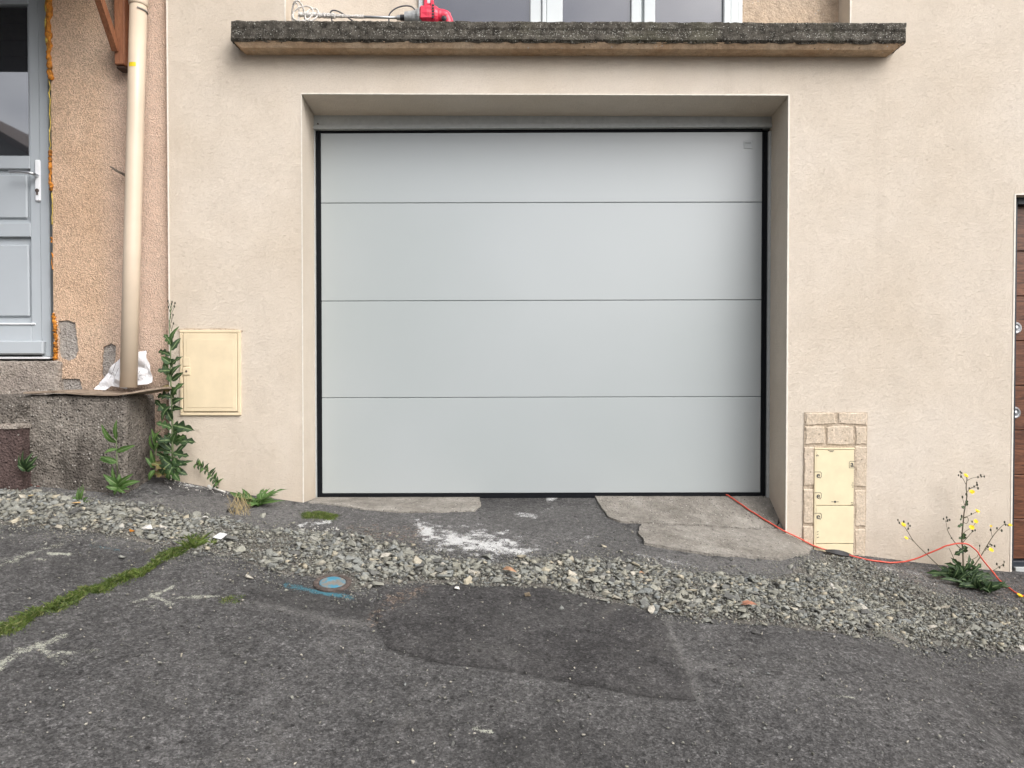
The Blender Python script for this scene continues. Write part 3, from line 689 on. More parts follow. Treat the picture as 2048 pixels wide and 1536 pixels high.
# loose pebbles and crumbs lying on the street
def loose(n, pixbox, smin, smax, pw=2.2):
    X_ = rng.uniform(-3.2, 3.2, n*3); Y_ = rng.uniform(1.5, 3.68, n*3); p_, q_ = project(np.column_stack([X_, Y_, G(X_, Y_)]))
    kk = (p_ > pixbox[0]) & (p_ < pixbox[2]) & (q_ > pixbox[1]) & (q_ < pixbox[3]); X_, Y_ = X_[kk][:n], Y_[kk][:n]
    s = smin+(smax-smin)*rng.random(len(X_))**pw; return np.column_stack([X_, Y_, G(X_, Y_)+.004+s*.18]), s
Pp, sp = loose(5200, (-150, 1060, 2200, 1560), .0022, .013, 3.0)
Pq, sq = loose(900, (-100, 1000, 2150, 1130), .003, .009)
mass('grit', np.vstack([Pp, Pq]), np.concatenate([sp, sq]), small_protos, M['stones'], road, np.where(rng.random(len(Pp)+len(Pq)) < .22, .97, rng.random(len(Pp)+len(Pq))*.6), kind='stuff')
for q in ((708,1338),(934,1340),(698,1310),(918,1305),(585,1400),(524,1353),(540,1466),(245,1390),(190,1125),(905,1492),(1410,1349),(1580,1270),(320,1330),(363,1314),(470,1313),(1640,1262),(1165,1420),(742,1408),(810,1372),(1580,1500),(195,1157),(1880,1478),(640,1450),(180,1430),(768,1068),(780,1070),(1228,1067),(1230,1082),(1205,1098)):
    p = GP(*q); o = bpy.data.objects.new('pebble', random.choice(pm)); col.objects.link(o); o.parent = road; s = random.uniform(.009, .016)
    p[2] += .004+s*.25; o.location = p-WLOC['road']; o.scale = (s, s, s); o.rotation_euler = (random.random(), random.random(), random.uniform(0, 6))

# ------------------------------------------------------------------ the rendered house
def XZ(px, py, Y): p = PX(px, py, Y); return (p[0], p[2])
def rectXZ(x0, y0, x1, y1, Y): a = PX(x0, y0, Y); b = PX(x1, y1, Y); return a[0], b[0], b[2], a[2]    # xl, xr, zb, zt
house = thing('rendered_house', 'cream rendered house front with the wide grey garage door in it', 'house', (0, YW, .5))
xl = PX(337, 400, YW)[0]; xo0 = PX(604.5, 600, YW)[0]; xo1 = PX(1575, 600, YW)[0]; zo = (PX(608, 191, YW)[2]+PX(1570, 187, YW)[2])/2
xr = PX(2026, 800, YW)[0]; zr = PX(2030, 390, YW)[2]
wx0, wx1 = PX(570, 10, YW)[0], PX(1701, 20, YW)[0]; wz0 = PX(1000, 55, YW)[2]
ZT = 5.6
outline = [(xl, -.6), (xo0, -.6), (xo0, zo), (xo1, zo), (xo1, -.6), (xr, -.6), (xr, zr), (xr+.98, zr), (xr+.98, -.6), (xr+4, -.6), (xr+4, ZT), (xl, ZT)]
window_hole = [(wx0, wz0), (wx1, wz0), (wx1, wz0+1.55), (wx0, wz0+1.55)]
wall_sheet('wall', outline, [window_hole], YW, .27, M['render'], house)
# shell behind the front so the house is solid
b = MB(); b.box(xl+.01, xr+4, 4.20, 4.4, -.6, ZT); b.box(xl+.01, xl+.22, 4.0, 4.2, -.6, ZT); b.box(xr+3.8, xr+4, 4.0, 4.2, -.6, ZT); b.build('back_wall', M['render'], house)
mk('roof', *(lambda q: (q.v, q.f))(MB().box(xl-.0, xr+4.3, YW-.35, 9, ZT, ZT+.16)), M['iron'], house)
def bead(x0, x1, z0, z1, y0=YW-.0025, y1=YW+.006): MB().box(x0, x1, y0, y1, z0, z1).build('corner_bead', M['bead'], house)
bead(xo0-.002, xo0+.002, .62, zo+.004); bead(xo1-.003, xo1+.004, .50, zo+.004); bead(xo0+.003, xo1-.003, zo-.002, zo+.004)
bead(xr-.006, xr+.002, .30, zr+.006); bead(xl-.003, xl+.003, .72, ZT); bead(xr+.002, xr+.98, zr, zr+.006)
bead(wx0-.003, wx0+.003, wz0, wz0+1.55); bead(wx1-.003, wx1+.003, wz0, wz0+1.55)

# reveal soffit is slightly lower at the back: a sloping plaster filler over the frame
zin = PX(1000, 234.5, YD)[2]
MB().add([(xo0+.002, YW+.004, zo-.0015), (xo1-.002, YW+.004, zo-.0015), (xo1-.002, YD+.02, zo-.0015), (xo0+.002, YD+.02, zo-.0015), (xo0+.002, YD+.02, zin), (xo1-.002, YD+.02, zin)], [(0,1,2,3), (3,2,5,4), (0,4,5,1), (0,3,4), (1,5,2)]).build('soffit', M['render'], house)

# garage door ------------------------------------------------------
gd = mk('garage_door', *(lambda q: (q.v, q.f))(MB().box(xo0-.02, xo1+.02, YD+.06, YD+.10, .55, zo)), M['dark'], house, label='wide light grey sectional garage door with four smooth horizontal panels')
x0f, x1f = PX(627, 600, YD)[0], PX(1541, 600, YD)[0]
a = PX(630, 258.5, YD); c = PX(1537, 254, YD)
MB().prism([(x0f, a[2]), (x1f, c[2]), (x1f, zin+.004), (x0f, zin+.004)], YD-.012, YD+.05).build('head_board', M['track'], gd)
MB().prism([(x0f+.004, a[2]-.006), (x1f-.004, c[2]-.006), (x1f-.004, c[2]+.012), (x0f+.004, a[2]+.012)], YD-.022, YD+.045).build('head_trim', M['track'], gd)
for xx in (PX(637, 250, YD)[0], PX(1525, 245, YD)[0]): MB().lathe([(.004, 0), (.004, .003), (.002, .004)], (xx, YD-.012, a[2]+.024), (0, -1, 0), 10).build('screw', M['iron'], gd)
zb = PX(1000, 995, YD)[2]
for s, (pa, pb) in enumerate((((627.5, 632.5)), ((1534, 1541)))):
    u0, u1 = PX(pa, 600, YD)[0], PX(pb, 600, YD)[0]; MB().box(u0, u1, YD-.010, YD+.05, zb-.01, min(a[2], c[2])-.0065).build('side_frame', M['track'], gd)
def lz(py_l, py_r): return PX(640, py_l, YD)[2], PX(1524, py_r, YD)[2]
sx0, sx1 = PX(631.5, 600, YD)[0], PX(1536, 600, YD)[0]; px0, px1 = PX(642.5, 600, YD)[0], PX(1523.5, 600, YD)[0]
zt_l, zt_r = lz(265, 262); zb_l, zb_r = lz(988, 986)
for (u0, u1) in ((sx0, px0-.001), (px1+.001, sx1)):
    mbx = MB(); mbx.box(u0, u1, YD+.004, YD+.05, zb-.004, a[2]-.007)
    mbx.box(u0+.008, u0+.013, YD-.002, YD+.006, zb, a[2]-.02)
    mbx.build('side_seal', M['seal'], gd)
MB().prism([(px0-.001, zt_l+.001), (px1+.001, zt_r+.001), (px1+.001, c[2]-.007), (px0-.001, a[2]-.007)], YD+.004, YD+.05).build('top_seal', M['seal'], gd)
MB().prism([(px0-.001, zb-.004), (px1+.001, zb-.002), (px1+.001, zb_r-.001), (px0-.001, zb_l-.001)], YD+.002, YD+.05).build('bottom_seal', M['seal'], gd)
ys = [(265, 262), (405.5, 403.5), (602, 599.3), (796, 793.3), (988, 986)]
def panel_mesh(l0, r0, l1, r1):
    # slightly rounded top and bottom lips, a gentle swell across the face
    g = .0004; b_ = .005; rows = [(0, .006), (.35, .0015), (.6, 0)]; zl1, zr1 = PX(640, l0, YD)[2]-g, PX(1524, r0, YD)[2]-g; zl0, zr0 = PX(640, l1, YD)[2]+g, PX(1524, r1, YD)[2]+g
    n = 24; V_ = []; prof = []
    for t_, d_ in rows: prof.append((t_*b_, d_))
    H = zl1-zl0
    
    for t_, d_ in rows[::-1]: prof.append((H-t_*b_, d_))
    for (h_, d_) in prof:
        for i in range(n+1):
            t_ = i/n; xx = px0+(px1-px0)*t_; z0_ = zl0+(zr0-zl0)*t_; z1_ = zl1+(zr1-zl1)*t_
            V_.append((xx, YD+.008+d_, z0_+(z1_-z0_)*h_/H))
    m_ = len(prof); Fc = [(j*(n+1)+i, j*(n+1)+i+1, (j+1)*(n+1)+i+1, (j+1)*(n+1)+i) for j in range(m_-1) for i in range(n)]
    return V_, Fc
for k_ in range(4):
    V_, Fc = panel_mesh(*ys[k_], *ys[k_+1]); mk('door_panel', V_, Fc, M['panel'], gd)
q = rectXZ(1489, 282, 1505, 296, YD); MB().box(q[0], q[1], YD+.0045, YD+.009, q[2], q[3]).build('rating_plate', m_plain('plate_grey', (.46, .50, .50), .3), gd)
MB().box(q[0]+.006, q[1]-.008, YD+.0035, YD+.0045, q[3]-.010, q[3]-.008).build('plate_print', M['ink'], gd)

# window above the ledge ------------------------------------------
YB, YF = 3.83, 3.80
MB().box(wx0-.05, PX(836, 20, YF)[0], YB, YB+.1, wz0-.1, wz0+1.6).build('recess_wall', M['render'], house)
MB().box(PX(1488, 20, YF)[0], wx1+.05, YB, YB+.1, wz0-.1, wz0+1.6).build('recess_wall', M['old_render'], house, label='tan older render to the right of the upper window')
win = MB(); wl_, wr_ = PX(836, 20, YF)[0], PX(1488, 20, YF)[0]
win.box(wl_, wr_, YF+.055, YF+.06, wz0-.05, wz0+1.5)
wno = win.build('window', M['dark'], house, label='three-part white window standing behind the concrete ledge')
zt_w = wz0+1.5
def stile(pa, pb, y0, bev=.004, nm='frame'): u0, u1 = PX(pa, 20, YF)[0], PX(pb, 20, YF)[0]; MB().box(u0, u1, y0, YF+.054, wz0-.05, zt_w, bev).build(nm, M['winframe'], wno)
stile(836, 847, YF+.012); stile(847.6, 867, YF-.008, nm='sash_stile'); stile(1060, 1083, YF-.008, nm='sash_stile'); stile(1083.6, 1092, YF-.018, nm='cover_strip'); stile(1092.6, 1125, YF-.008, nm='sash_stile')
stile(1262, 1282, YF-.008, nm='sash_stile'); stile(1282.5, 1287, YF+.01); stile(1287.5, 1310, YF-.008, nm='sash_stile'); stile(1447, 1461, YF-.008, nm='sash_stile'); stile(1461.6, 1478, YF+.004); stile(1478.5, 1488, YF+.020)
for pa, pb in ((867, 1060), (1125, 1262), (1310, 1447)):
    u0, u1 = PX(pa, 20, YF)[0], PX(pb, 20, YF)[0]; MB().box(u0, u1, YF+.015, YF+.03, wz0+.06, zt_w-.07).build('pane', M['glass'], wno)
    for za, zb_ in ((wz0-.05, wz0+.06), (zt_w-.07, zt_w)): MB().box(u0+.0005, u1-.0005, YF-.004, YF+.05, za, zb_, .004).build('sash_rail', M['winframe'], wno)

# projecting concrete ledge ----------------------------------------
YL = 3.585
lx0, lx1 = PX(460, 60, YL)[0], PX(1814, 60, YL)[0]; lz0, lz1 = PX(1000, 83, YL)[2], PX(1000, 41.5, YL)[2]
def ledge_fn(V_, P_):
    fr = P_[:, 1] < YL+.01
    mid = np.abs(P_[:, 2]-(lz0*.55+lz1*.45)) < .012
    crack = fbm(P_[:, 0]*3.5, 0*P_[:, 0], 0, 55, 2) > -.1
    V_[fr & mid & crack, 1] += .004
    low = (P_[:, 2] < lz0+.004) & fr; V_[low, 1] += .006*rng.random(low.sum())+.003
    return V_
noisy_box('ledge', lx0, lx1, YL, YB+.02, lz0, lz1, .0105, .0028, M['ledge'], house, seed=60, freq=30, edge=.003, zfn=ledge_fn, label='dark lichened concrete ledge above the garage door')
# moulded tan underside
mz = lz0-.020
sb = MB(); a0, a1 = lx0+.030, lx1-.030
sb.add([(lx0+.008, YL+.010, lz0+.004), (lx1-.008, YL+.010, lz0+.004), (lx1-.040, YL+.030, mz), (lx0+.040, YL+.030, mz), (lx0+.008, YW+.02, lz0+.004), (lx1-.008, YW+.02, lz0+.004), (lx1-.040, YW+.02, mz), (lx0+.040, YW+.02, mz)],
       [(0,1,2,3), (3,2,6,7), (0,3,7,4), (1,5,6,2), (4,7,6,5)])
sb.build('ledge_moulding', M['soffit'], house)

# side entrance at the far right ----------------------------------
YS = 3.80
sdoor = mk('side_door', *(lambda q: (q.v, q.f))(MB().box(xr-.06, xr+1.0, YS+.06, YS+.10, -.3, zr+.02)), M['dark'], house, label='brown plank door in a dark frame cut off by the right edge')
fl = PX(2033.5, 600, YS-.05)[0]; fb = PX(2040, 1118, YS)[2]; fbb = PX(2040, 1146, YS)[2]; ft = PX(2040, 413, YS)[2]; ftt = zr+.01
def sbx(nm, x0, x1, y0, y1, z0, z1, m, bev=.002): return MB().box(x0, x1, y0, y1, z0, z1, bev).build(nm, m, sdoor)
sbx('frame', xr-.03, fl, YS-.05, YS+.05, fbb-.05, ftt, M['anthracite']); sbx('frame', fl+.0005, xr+.98, YS-.05, YS+.05, ft, ftt, M['anthracite'])
sbx('frame', xr+.92, xr+.98, YS-.05, YS+.05, fbb-.05, ft-.0005, M['anthracite']); sbx('threshold', fl+.0005, xr+.919, YS-.045, YS+.05, fbb-.05, fb-.001, M['anthracite'])
sbx('sill_rail', fl+.0005, xr+.919, YS-.065, YS-.0455, fbb+.012, fbb+.045, M['track'])
pz = [413]+[503, 592.5, 682, 771, 860, 949, 1037.5]+[1117]
for i in range(8):
    z1_, z0_ = PX(2042, pz[i], YS)[2]-.0015, PX(2042, pz[i+1], YS)[2]+.0015; sbx('plank', fl+.001, xr+.918, YS-.012, YS+.03, z0_, z1_, M['plank'], .003)
for q, mtl in (((2037, 656), M['chrome']), ((2033.5, 826), M['chrome'])):
    p = PX(q[0], q[1], YS-.03); cx = fl+.016
    b = MB(); b.lathe([(.031, 0), (.031, .010), (.026, .016), (.021, .016), (.019, .010), (.010, .010), (.009, .018), (.005, .020)], (cx, YS-.012, p[2]), (0, -1, 0), 28); b.build('lock_rose', mtl, sdoor, smooth=False)

# ------------------------------------------------------------------ neighbouring house on the left
YN = 3.735
nb = thing('stucco_house', 'neighbouring house of rough ochre stucco with a pale grey front door', 'house', (-2.6, YN, .8))
dxr = PX(104, 350, YN)[0]; dzb = PX(60, 724, YN)[2]
# chipped plaster holes
hole1 = rough_ring([XZ(*p, YN) for p in ((117, 641), (136, 641), (150, 645), (154, 672), (156, 700), (152, 716), (138, 722), (122, 716), (117, 700))][::-1], .008, .0035, 3)
hole2 = rough_ring([XZ(*p, YN) for p in ((206, 694), (222, 686), (232, 692), (230, 720), (214, 758), (206, 764), (203, 730))][::-1], .008, .003, 4)
hole3 = rough_ring([XZ(*p, YN) for p in ((120, 757), (160, 758), (165, 776), (160, 800), (122, 800))][::-1], .008, .003, 6)
nout = [(xl+.003, -.6), (xl+.003, ZT-.2), (-7.5, ZT-.2), (-7.5, -.6), (dxr-1.08, -.6), (dxr-1.08, 3.42), (dxr, 3.42), (dxr, -.6)]
wall_sheet('wall', nout, [hole1, hole2, hole3], YN, .009, M['stucco'], nb)
MB().box(dxr+.002, xl, YN+.0095, YN+.3, -.6, ZT-.2).build('masonry', M['grey_mortar'], nb)
MB().box(-7.5, dxr-1.082, YN+.0095, YN+.3, -.6, ZT-.2).build('masonry', M['grey_mortar'], nb)
MB().box(dxr-1.1, dxr+.01, YN+.0095, YN+.3, 3.43, ZT-.2).build('masonry', M['grey_mortar'], nb)
MB().box(-7.6, xl-.01, YN-.4, 9, ZT-.2, ZT-.05).build('roof', M['iron'], nb)

# front door
YE = 3.80
fd = mk('front_door', *(lambda q: (q.v, q.f))(MB().box(dxr-1.07, dxr+.02, YE+.07, YE+.09, dzb-.05, 3.42)), M['dark'], nb, label='pale grey front door with a tall glass pane and lever handle')
def E(px, py): p = PX(px, py, YE); return p[0], p[2]
DL = E(82, 400)[0]-.90                                   # hinge side of the leaf, outside the picture
jr = E(101, 400)[0]
def db(nm, x0, x1, y0, y1, z0, z1, m=M['door'], bev=.003, **kw): return MB().box(x0, x1, y0, y1, z0, z1, bev).build(nm, m, fd, **kw)
zthr = E(60, 718)[1]; zl_bot = E(60, 712)[1]; ztop = zthr+2.13
db('frame', E(83, 400)[0], jr, YE-.012, YE+.06, zthr+.012, ztop); db('frame', DL-.07, DL-.002, YE-.012, YE+.06, zthr+.012, ztop); db('frame', DL-.001, E(83, 400)[0]-.001, YE-.012, YE+.06, ztop-.06, ztop)
db('threshold', DL-.07, jr, YE-.02, YE+.06, zthr, zthr+.011, M['white_metal'], .002)
ls = E(82, 400)[0]; st = E(62, 400)[0]
zp = lambda v: E(60, v)[1]
db('stile', st, ls, YE-.006, YE+.05, zl_bot+.004, ztop-.062); db('stile', DL, DL+(ls-st), YE-.006, YE+.05, zl_bot+.004, ztop-.062)
il, ir_ = DL+(ls-st)+.0005, st-.0005
db('rail', il, ir_, YE-.006, YE+.05, zp(9), ztop-.062); db('rail', il, ir_, YE-.006, YE+.05, zp(338), zp(312)); db('rail', il, ir_, YE-.006, YE+.05, zp(474), zp(446)); db('rail', il, ir_, YE-.006, YE+.05, zl_bot+.004, zp(646))
# glazing bead and pane
for q in ((st-.012, st-.001, zp(311), zp(10)), (il+.001, il+.012, zp(311), zp(10))): db('glazing_bead', q[0], q[1], YE+.004, YE+.045, q[2], q[3], M['door'], .002)
db('pane', il+.013, st-.013, YE+.016, YE+.03, zp(309), zp(11), M['glass_door'], 0)
for (a_, b_) in ((446, 338), (646, 474)):
    db('panel_back', il, ir_, YE+.018, YE+.04, zp(a_)+.0005, zp(b_)-.0005, M['door'], 0)
for (a_, b_, xr_) in ((436, 349, 53), (633, 489, 55)):
    u = E(xr_, 400)[0]; db('raised_panel', DL+(ls-u), u, YE+.004, YE+.030, zp(a_), zp(b_), M['door'], .006)
MB().tube([(DL+.15, YE-.010, zp(648)), (E(66, 0)[0], YE-.010, zp(648))], .0045, 10).build('drip_bead', M['white_metal'], fd)
db('weather_board', DL+.02, E(88, 0)[0], YE-.040, YE-.0065, zp(709), zp(682), M['door'], .006)
# handle
hx0, hx1 = E(69.5, 0)[0], E(81, 0)[0]
db('handle_plate', hx0, hx1, YE-.020, YE-.0065, zp(404), zp(321), M['white_metal'], .006)
hz_ = zp(351)
lev = smooth_path([((hx0+hx1)/2, YE-.02, hz_-.006), ((hx0+hx1)/2, YE-.052, hz_-.005), ((hx0+hx1)/2-.02, YE-.062, hz_-.001), ((hx0+hx1)/2-.06, YE-.064, hz_+.003), (E(31, 0)[0]-.0, YE-.062, hz_+.003)], 5)
MB().tube(lev, [.009]*6+[.0085]*(len(lev)-6), 10).build('lever', M['chrome'], fd, smooth=True)
b = MB(); cx = (hx0+hx1)/2; b.lathe([(.0095, 0), (.0095, .004), (.007, .005)], (cx, YE-.020, zp(383)), (0, -1, 0), 16); b.box(cx-.004, cx+.004, YE-.0235, YE-.020, zp(383)-.022, zp(383)-.004); b.build('lock_cylinder', M['iron'], fd)
# expanding foam squeezed out of the joint: lumpy beads in runs
def foam_run(pts, r, mat, seed, wob=.5):
    P_ = smooth_path([PX(a_, b_, YN-.004) for a_, b_ in pts], 9); n = len(P_)
    rr = [max(.0015, r*(1+wob*float(fbm(i*.55, seed*3.1, 0, seed, 3)))) for i in range(n)]
    for i in range(n): P_[i] = P_[i]+np.array([.004*float(vn(i*.5, seed, 0, seed)), .003*float(vn(i*.7, seed, 0, seed+1)), 0])
    rr[0] *= .4; rr[-1] *= .4
    MB().tube(P_, rr, 9).build('foam_bead', mat, nb, smooth=True)
foam_run([(95, -60), (98, -10), (97, 40), (98, 90), (99, 130), (102, 160)], .012, M['foam'], 2)
foam_run([(92, -50), (93, 20), (94, 80), (96, 115)], .007, M['foam_pale'], 3, .3)
foam_run([(99, 160), (100, 220), (100, 290), (101, 305)], .0022, M['foam_pale'], 4, .5)
foam_run([(101, 300), (101, 325), (101, 350), (102, 382)], .008, M['foam'], 5)
foam_run([(103, 385), (104, 430), (104, 450)], .0025, M['foam_pale'], 6, .8); foam_run([(103, 474), (104, 486)], .004, M['foam'], 7); foam_run([(104, 505), (105, 540)], .0025, M['foam'], 8, .9)
foam_run([(106, 626), (108, 640), (110, 655), (109, 664)], .009, M['foam'], 9, .35); foam_run([(111, 664), (112, 680), (111, 696), (111, 708), (112, 720)], .0085, M['foam'], 10, .5)

# wooden porch canopy over the door
cp = thing('porch_canopy', 'brown timber porch bracket high on the stucco wall behind the pipe', 'canopy', (-2.4, YN, 3.0))
pxa, pxb = PX(243.5, 60, YN)[0], PX(264, 60, YN)[0]; pzb = PX(250, 131, YN-.06)[2]; CT = 3.62
def canopy_side(xa, xb):
    MB().box(xa, xb, YN-.075, YN-.002, pzb, CT-.08, .004).build('post', M['wood'], cp)
    MB().box(xa+.004, xb-.004, YN-.066, YN-.008, pzb-.018, pzb-.0005, .006).build('post_foot', m_plain('dark_wood_end', (.05, .025, .015), .7), cp)
    V_ = [(x, y, CT-.30*(YN-y)-.08+h) for x in (xa, xb) for y in (YN-1.05, YN-.002) for h in (0, .079)]
    MB().add(V_, [(0,1,3,2), (4,6,7,5), (0,4,5,1), (2,3,7,6), (0,2,6,4), (1,5,7,3)]).build('arm', M['wood'], cp)
    t_ = np.array([0, -.62, .72]); t_ /= np.linalg.norm(t_); n_ = np.array([0, .76, .65]); n_ /= np.linalg.norm(n_)
    p0 = np.array([0, YN-.070, PX(250, 100, YN-.07)[2]]); L = .66; h = .020; xm0, xm1 = xa-.006, xa+.022
    V_ = []
    for xx in (xm0, xm1):
        for tt in (0, L):
            for s_ in (-1, 1): q_ = p0+t_*tt+n_*h*s_; V_.append((xx, q_[1], q_[2]))
    MB().add(V_, [(0,1,3,2), (4,6,7,5), (0,4,5,1), (2,3,7,6), (0,2,6,4), (1,5,7,3)]).build('brace', M['wood'], cp)
canopy_side(pxa, pxb); canopy_side(pxa-1.55, pxb-1.55)
def slope_z(y): return CT+.004-.30*(YN-y)
def slab(nm, x0, x1, y0, y1, o, th, m_):
    V_ = [(x, y, slope_z(y)+o+h) for x in (x0, x1) for y in (y0, y1) for h in (0, th)]
    MB().add(V_, [(0,1,3,2), (4,6,7,5), (0,4,5,1), (2,3,7,6), (0,2,6,4), (1,5,7,3)]).build(nm, m_, cp)
for i in range(8): slab('roof_board', pxa-1.75, pxb+.18, YN-1.14+i*.142, YN-1.14+i*.142+.138, 0, .02, M['dark_boards'])
slab('roof_cover', pxa-1.78, pxb+.21, YN-1.17, YN, .0215, .035, M['iron'])

# stoop ---------------------------------------------------------------
stp = thing('concrete_stoop', 'old cracked concrete stoop below the front door with a red painted step', 'stoop', (-2.6, 3.5, .75))
YP = 3.45
sxr = PX(252, 880, YP)[0]; szt = PX(150, 792, YP)[2]
def stoop_fn(V_, P_):
    # bulge, worn top corner and the lumpy pits near the step
    fr = P_[:, 1] < YP+.001
    V_[fr, 1] -= .009*fbm(P_[fr, 0]*5, P_[fr, 2]*5, 0, 71, 3)*np.clip((sxr-P_[fr, 0])/.15, 0, 1)
    c_ = (P_[:, 0] > sxr-.03) & (P_[:, 2] > szt-.03) & fr; V_[c_] += np.array([-.003, .004, -.003])
    s_ = P_[:, 0] > sxr-.001; V_[s_, 0] += 0
    return V_
noisy_box('block', -3.9, sxr, YP, YN+.02, .45, szt, .0145, .0048, M['stoop'], stp, seed=80, freq=22, edge=.005, zfn=stoop_fn)
noisy_box('threshold_course', -3.9, PX(118, 750, YN-.03)[0], YN-.035, YE+.05, szt-.02, PX(60, 722, YN-.03)[2], .016, .005, M['stoop_top'], stp, seed=84, freq=16, edge=.004)
rx = PX(42, 900, YP-.07)[0]
noisy_box('step_edge', -3.9, rx+.004, YP-.083, YP+.02, PX(20, 858, YP-.07)[2], PX(20, 849, YP-.07)[2], .014, .004, M['stoop_top'], stp, seed=88, freq=24, edge=.003)
noisy_box('step', -3.9, rx, YP-.075, YP+.03, .45, PX(20, 851, YP-.07)[2], .016, .0045, M['redstep'], stp, seed=86, freq=20, edge=.005)
# lumps of broken mortar between step and block
lp = []; ls2 = []
for i in range(60):
    a_, b_ = random.uniform(38, 66), random.uniform(862, 925); lp.append(PX(a_, b_, YP-.004+random.uniform(-.004, .012))); ls2.append(random.uniform(.010, .030))
mass('rubble', lp, ls2, protos, M['stoop'], stp, kind='stuff')
lp, ls2 = [], []
for i in range(70):
    a_ = random.uniform(0, 60) if i % 2 else random.uniform(30, 58); b_ = 812+random.uniform(-6, 40)*(1 if i % 2 else .8); lp.append(PX(a_, b_, YP-.003)); ls2.append(random.uniform(.006, .018))
mass('rubble', lp, ls2, protos, M['stoop'], stp, kind='stuff')

# board lying on the stoop, pipe, sack, twig ----------------------------
def board():
    n, m_ = 40, 8; V_ = []
    for j in range(m_+1):
        for i in range(n+1):
            t_ = i/n; s_ = j/m_; x_ = PX(50+(308-50)*t_, 785, YP)[0]+(s_*.05 if t_ > .5 else s_*.02); y_ = YP-.012+s_*.22-(.010*t_)
            if t_ > .78: y_ += (t_-.78)*.28*(1-s_)
            z_ = szt+.008+.012*(1-math.sin(t_*PI*.9))*0+.006*math.sin(t_*7)+(.020*max(0, t_-.72)/.28)+.003*float(vn(t_*9, s_*3, 0, 5))
            V_.append((x_, y_, z_))
    n1 = (n+1)*(m_+1); V2 = [(a_, b_+.0, c_+.007+.003*random.random()) for a_, b_, c_ in V_]
    Fc = []
    for j in range(m_):
        for i in range(n):
            a_ = j*(n+1)+i; Fc.append((a_, a_+n+1, a_+n+2, a_+1)); Fc.append((n1+a_, n1+a_+1, n1+a_+n+2, n1+a_+n+1))
    for i in range(n): Fc.append((i, i+1, n1+i+1, n1+i)); a_ = m_*(n+1)+i; Fc.append((a_+1, a_, n1+a_, n1+a_+1))
    for j in range(m_): a_ = j*(n+1); Fc.append((a_+n+1, a_, n1+a_, n1+a_+n+1)); a_ += n; Fc.append((a_, a_+n+1, n1+a_+n+1, n1+a_))
    return mk('thin_board', V_+V2, Fc, M['ply'])
tag(board(), 'thin warped brown board lying on the concrete stoop under the pipe', 'board')

pt, pb_ = PX(281, -150, 3.66), PX(257, 775, 3.57)
dp = thing('drainpipe', 'tall beige plastic drainpipe leaning on the ochre stucco wall', 'drainpipe', tuple(pb_))
pr_ = .0385
def PL(t_): return pb_+(pt-pb_)*t_
tj = (775-12)/925
b = MB(); b.tube([PL(0), PL(.3), PL(.6), PL(tj)], pr_, 32, True); b.build('pipe', M['pipe'], dp, smooth=True)
b = MB(); b.tube([PL(tj-.003), PL(tj-.001), PL(tj+.004), PL(1.0), PL(1.9)], [pr_+.0005, pr_+.0045, pr_+.0048, pr_+.0048, pr_+.0048], 32, True); b.build('socket_pipe', M['pipe'], dp, smooth=True)
# split clip on the right side of the pipe
cpts = [PL(tj-.012)+np.array([math.cos(a_)*(pr_+.0022), -math.sin(a_)*(pr_+.0022), -.006*math.cos(a_)]) for a_ in np.linspace(-.9, 1.25, 12)]
b = MB(); b.tube(cpts, .0042, 6); b.build('clip', m_plain('clip_grey', (.24, .22, .20), .6), dp)
a0_ = 1.95
vv, ff = [], []
pc = PL((775-137.5)/925)
for i, a_ in enumerate(np.linspace(PI/2-.35, PI/2+.55, 9)):
    for z_ in (-.010, .010): vv.append(pc+np.array([math.cos(a_)*(pr_+.0008), -math.sin(a_)*(pr_+.0008), z_]))
for i in range(8): ff.append((2*i, 2*i+2, 2*i+3, 2*i+1))
mk('tape_mark', vv, ff, M['yellow'], dp)

def sheet3(name, pix, Y, amp, freq, mat, parent=None, lean=0.0, thick=.0015, seed=0, res=.010, cell=None):
    ring = rough_ring([XZ(*p, Y) for p in pix], res, .001, seed); v2, fs = cdt(ring, [], res)
    z0 = v2[:, 1].min(); yy = Y+lean*(v2[:, 1]-z0)
    cr_ = np.abs(fbm(v2[:, 0]*freq, v2[:, 1]*freq, 0, seed, 2)); yy = yy-amp*(cr_*2-.5)
    V_ = np.column_stack([v2[:, 0], yy, v2[:, 1]]); B_ = V_.copy(); B_[:, 1] += thick; n = len(V_)
    Fc = [tuple(f) for f in fs]+[tuple(n+i for i in f[::-1]) for f in fs]+[(e[1], e[0], n+e[0], n+e[1]) for e in rim_edges(fs)]
    return mk(name, np.vstack([V_, B_]), Fc, mat, parent)
sk = thing('paper_sack', 'crumpled white paper sack squashed behind the foot of the pipe', 'paper sack', tuple(PX(255, 775, 3.64)))
sheet3('sack_fold', [(190, 778), (198, 766), (214, 746), (226, 728), (240, 712), (250, 706), (254, 778), (222, 772), (212, 780)], 3.640, .010, 16, M['paper'], sk, .10, seed=90)
sheet3('sack_fold', [(262, 772), (262, 706), (274, 703), (289, 701), (293, 716), (300, 738), (306, 764), (300, 768), (280, 770)], 3.655, .012, 14, M['paper'], sk, .10, seed=91)
for (a_, b_, c_, d_) in ((226, 742, 232, 726), (222, 748, 226, 744), (230, 752, 237, 736), (219, 757, 222, 752), (276, 759, 279, 759), (284, 757, 288, 755), (276, 748, 281, 740), (278, 752, 283, 750)):
    MB().tube([PX(a_, b_, 3.615), PX(c_, d_, 3.615)], .0009, 4).build('print', M['ink'], sk)
tw = thing('dry_twig', 'short dry twig poking out behind the left side of the pipe', 'twig', tuple(PX(253, 352, 3.70)))
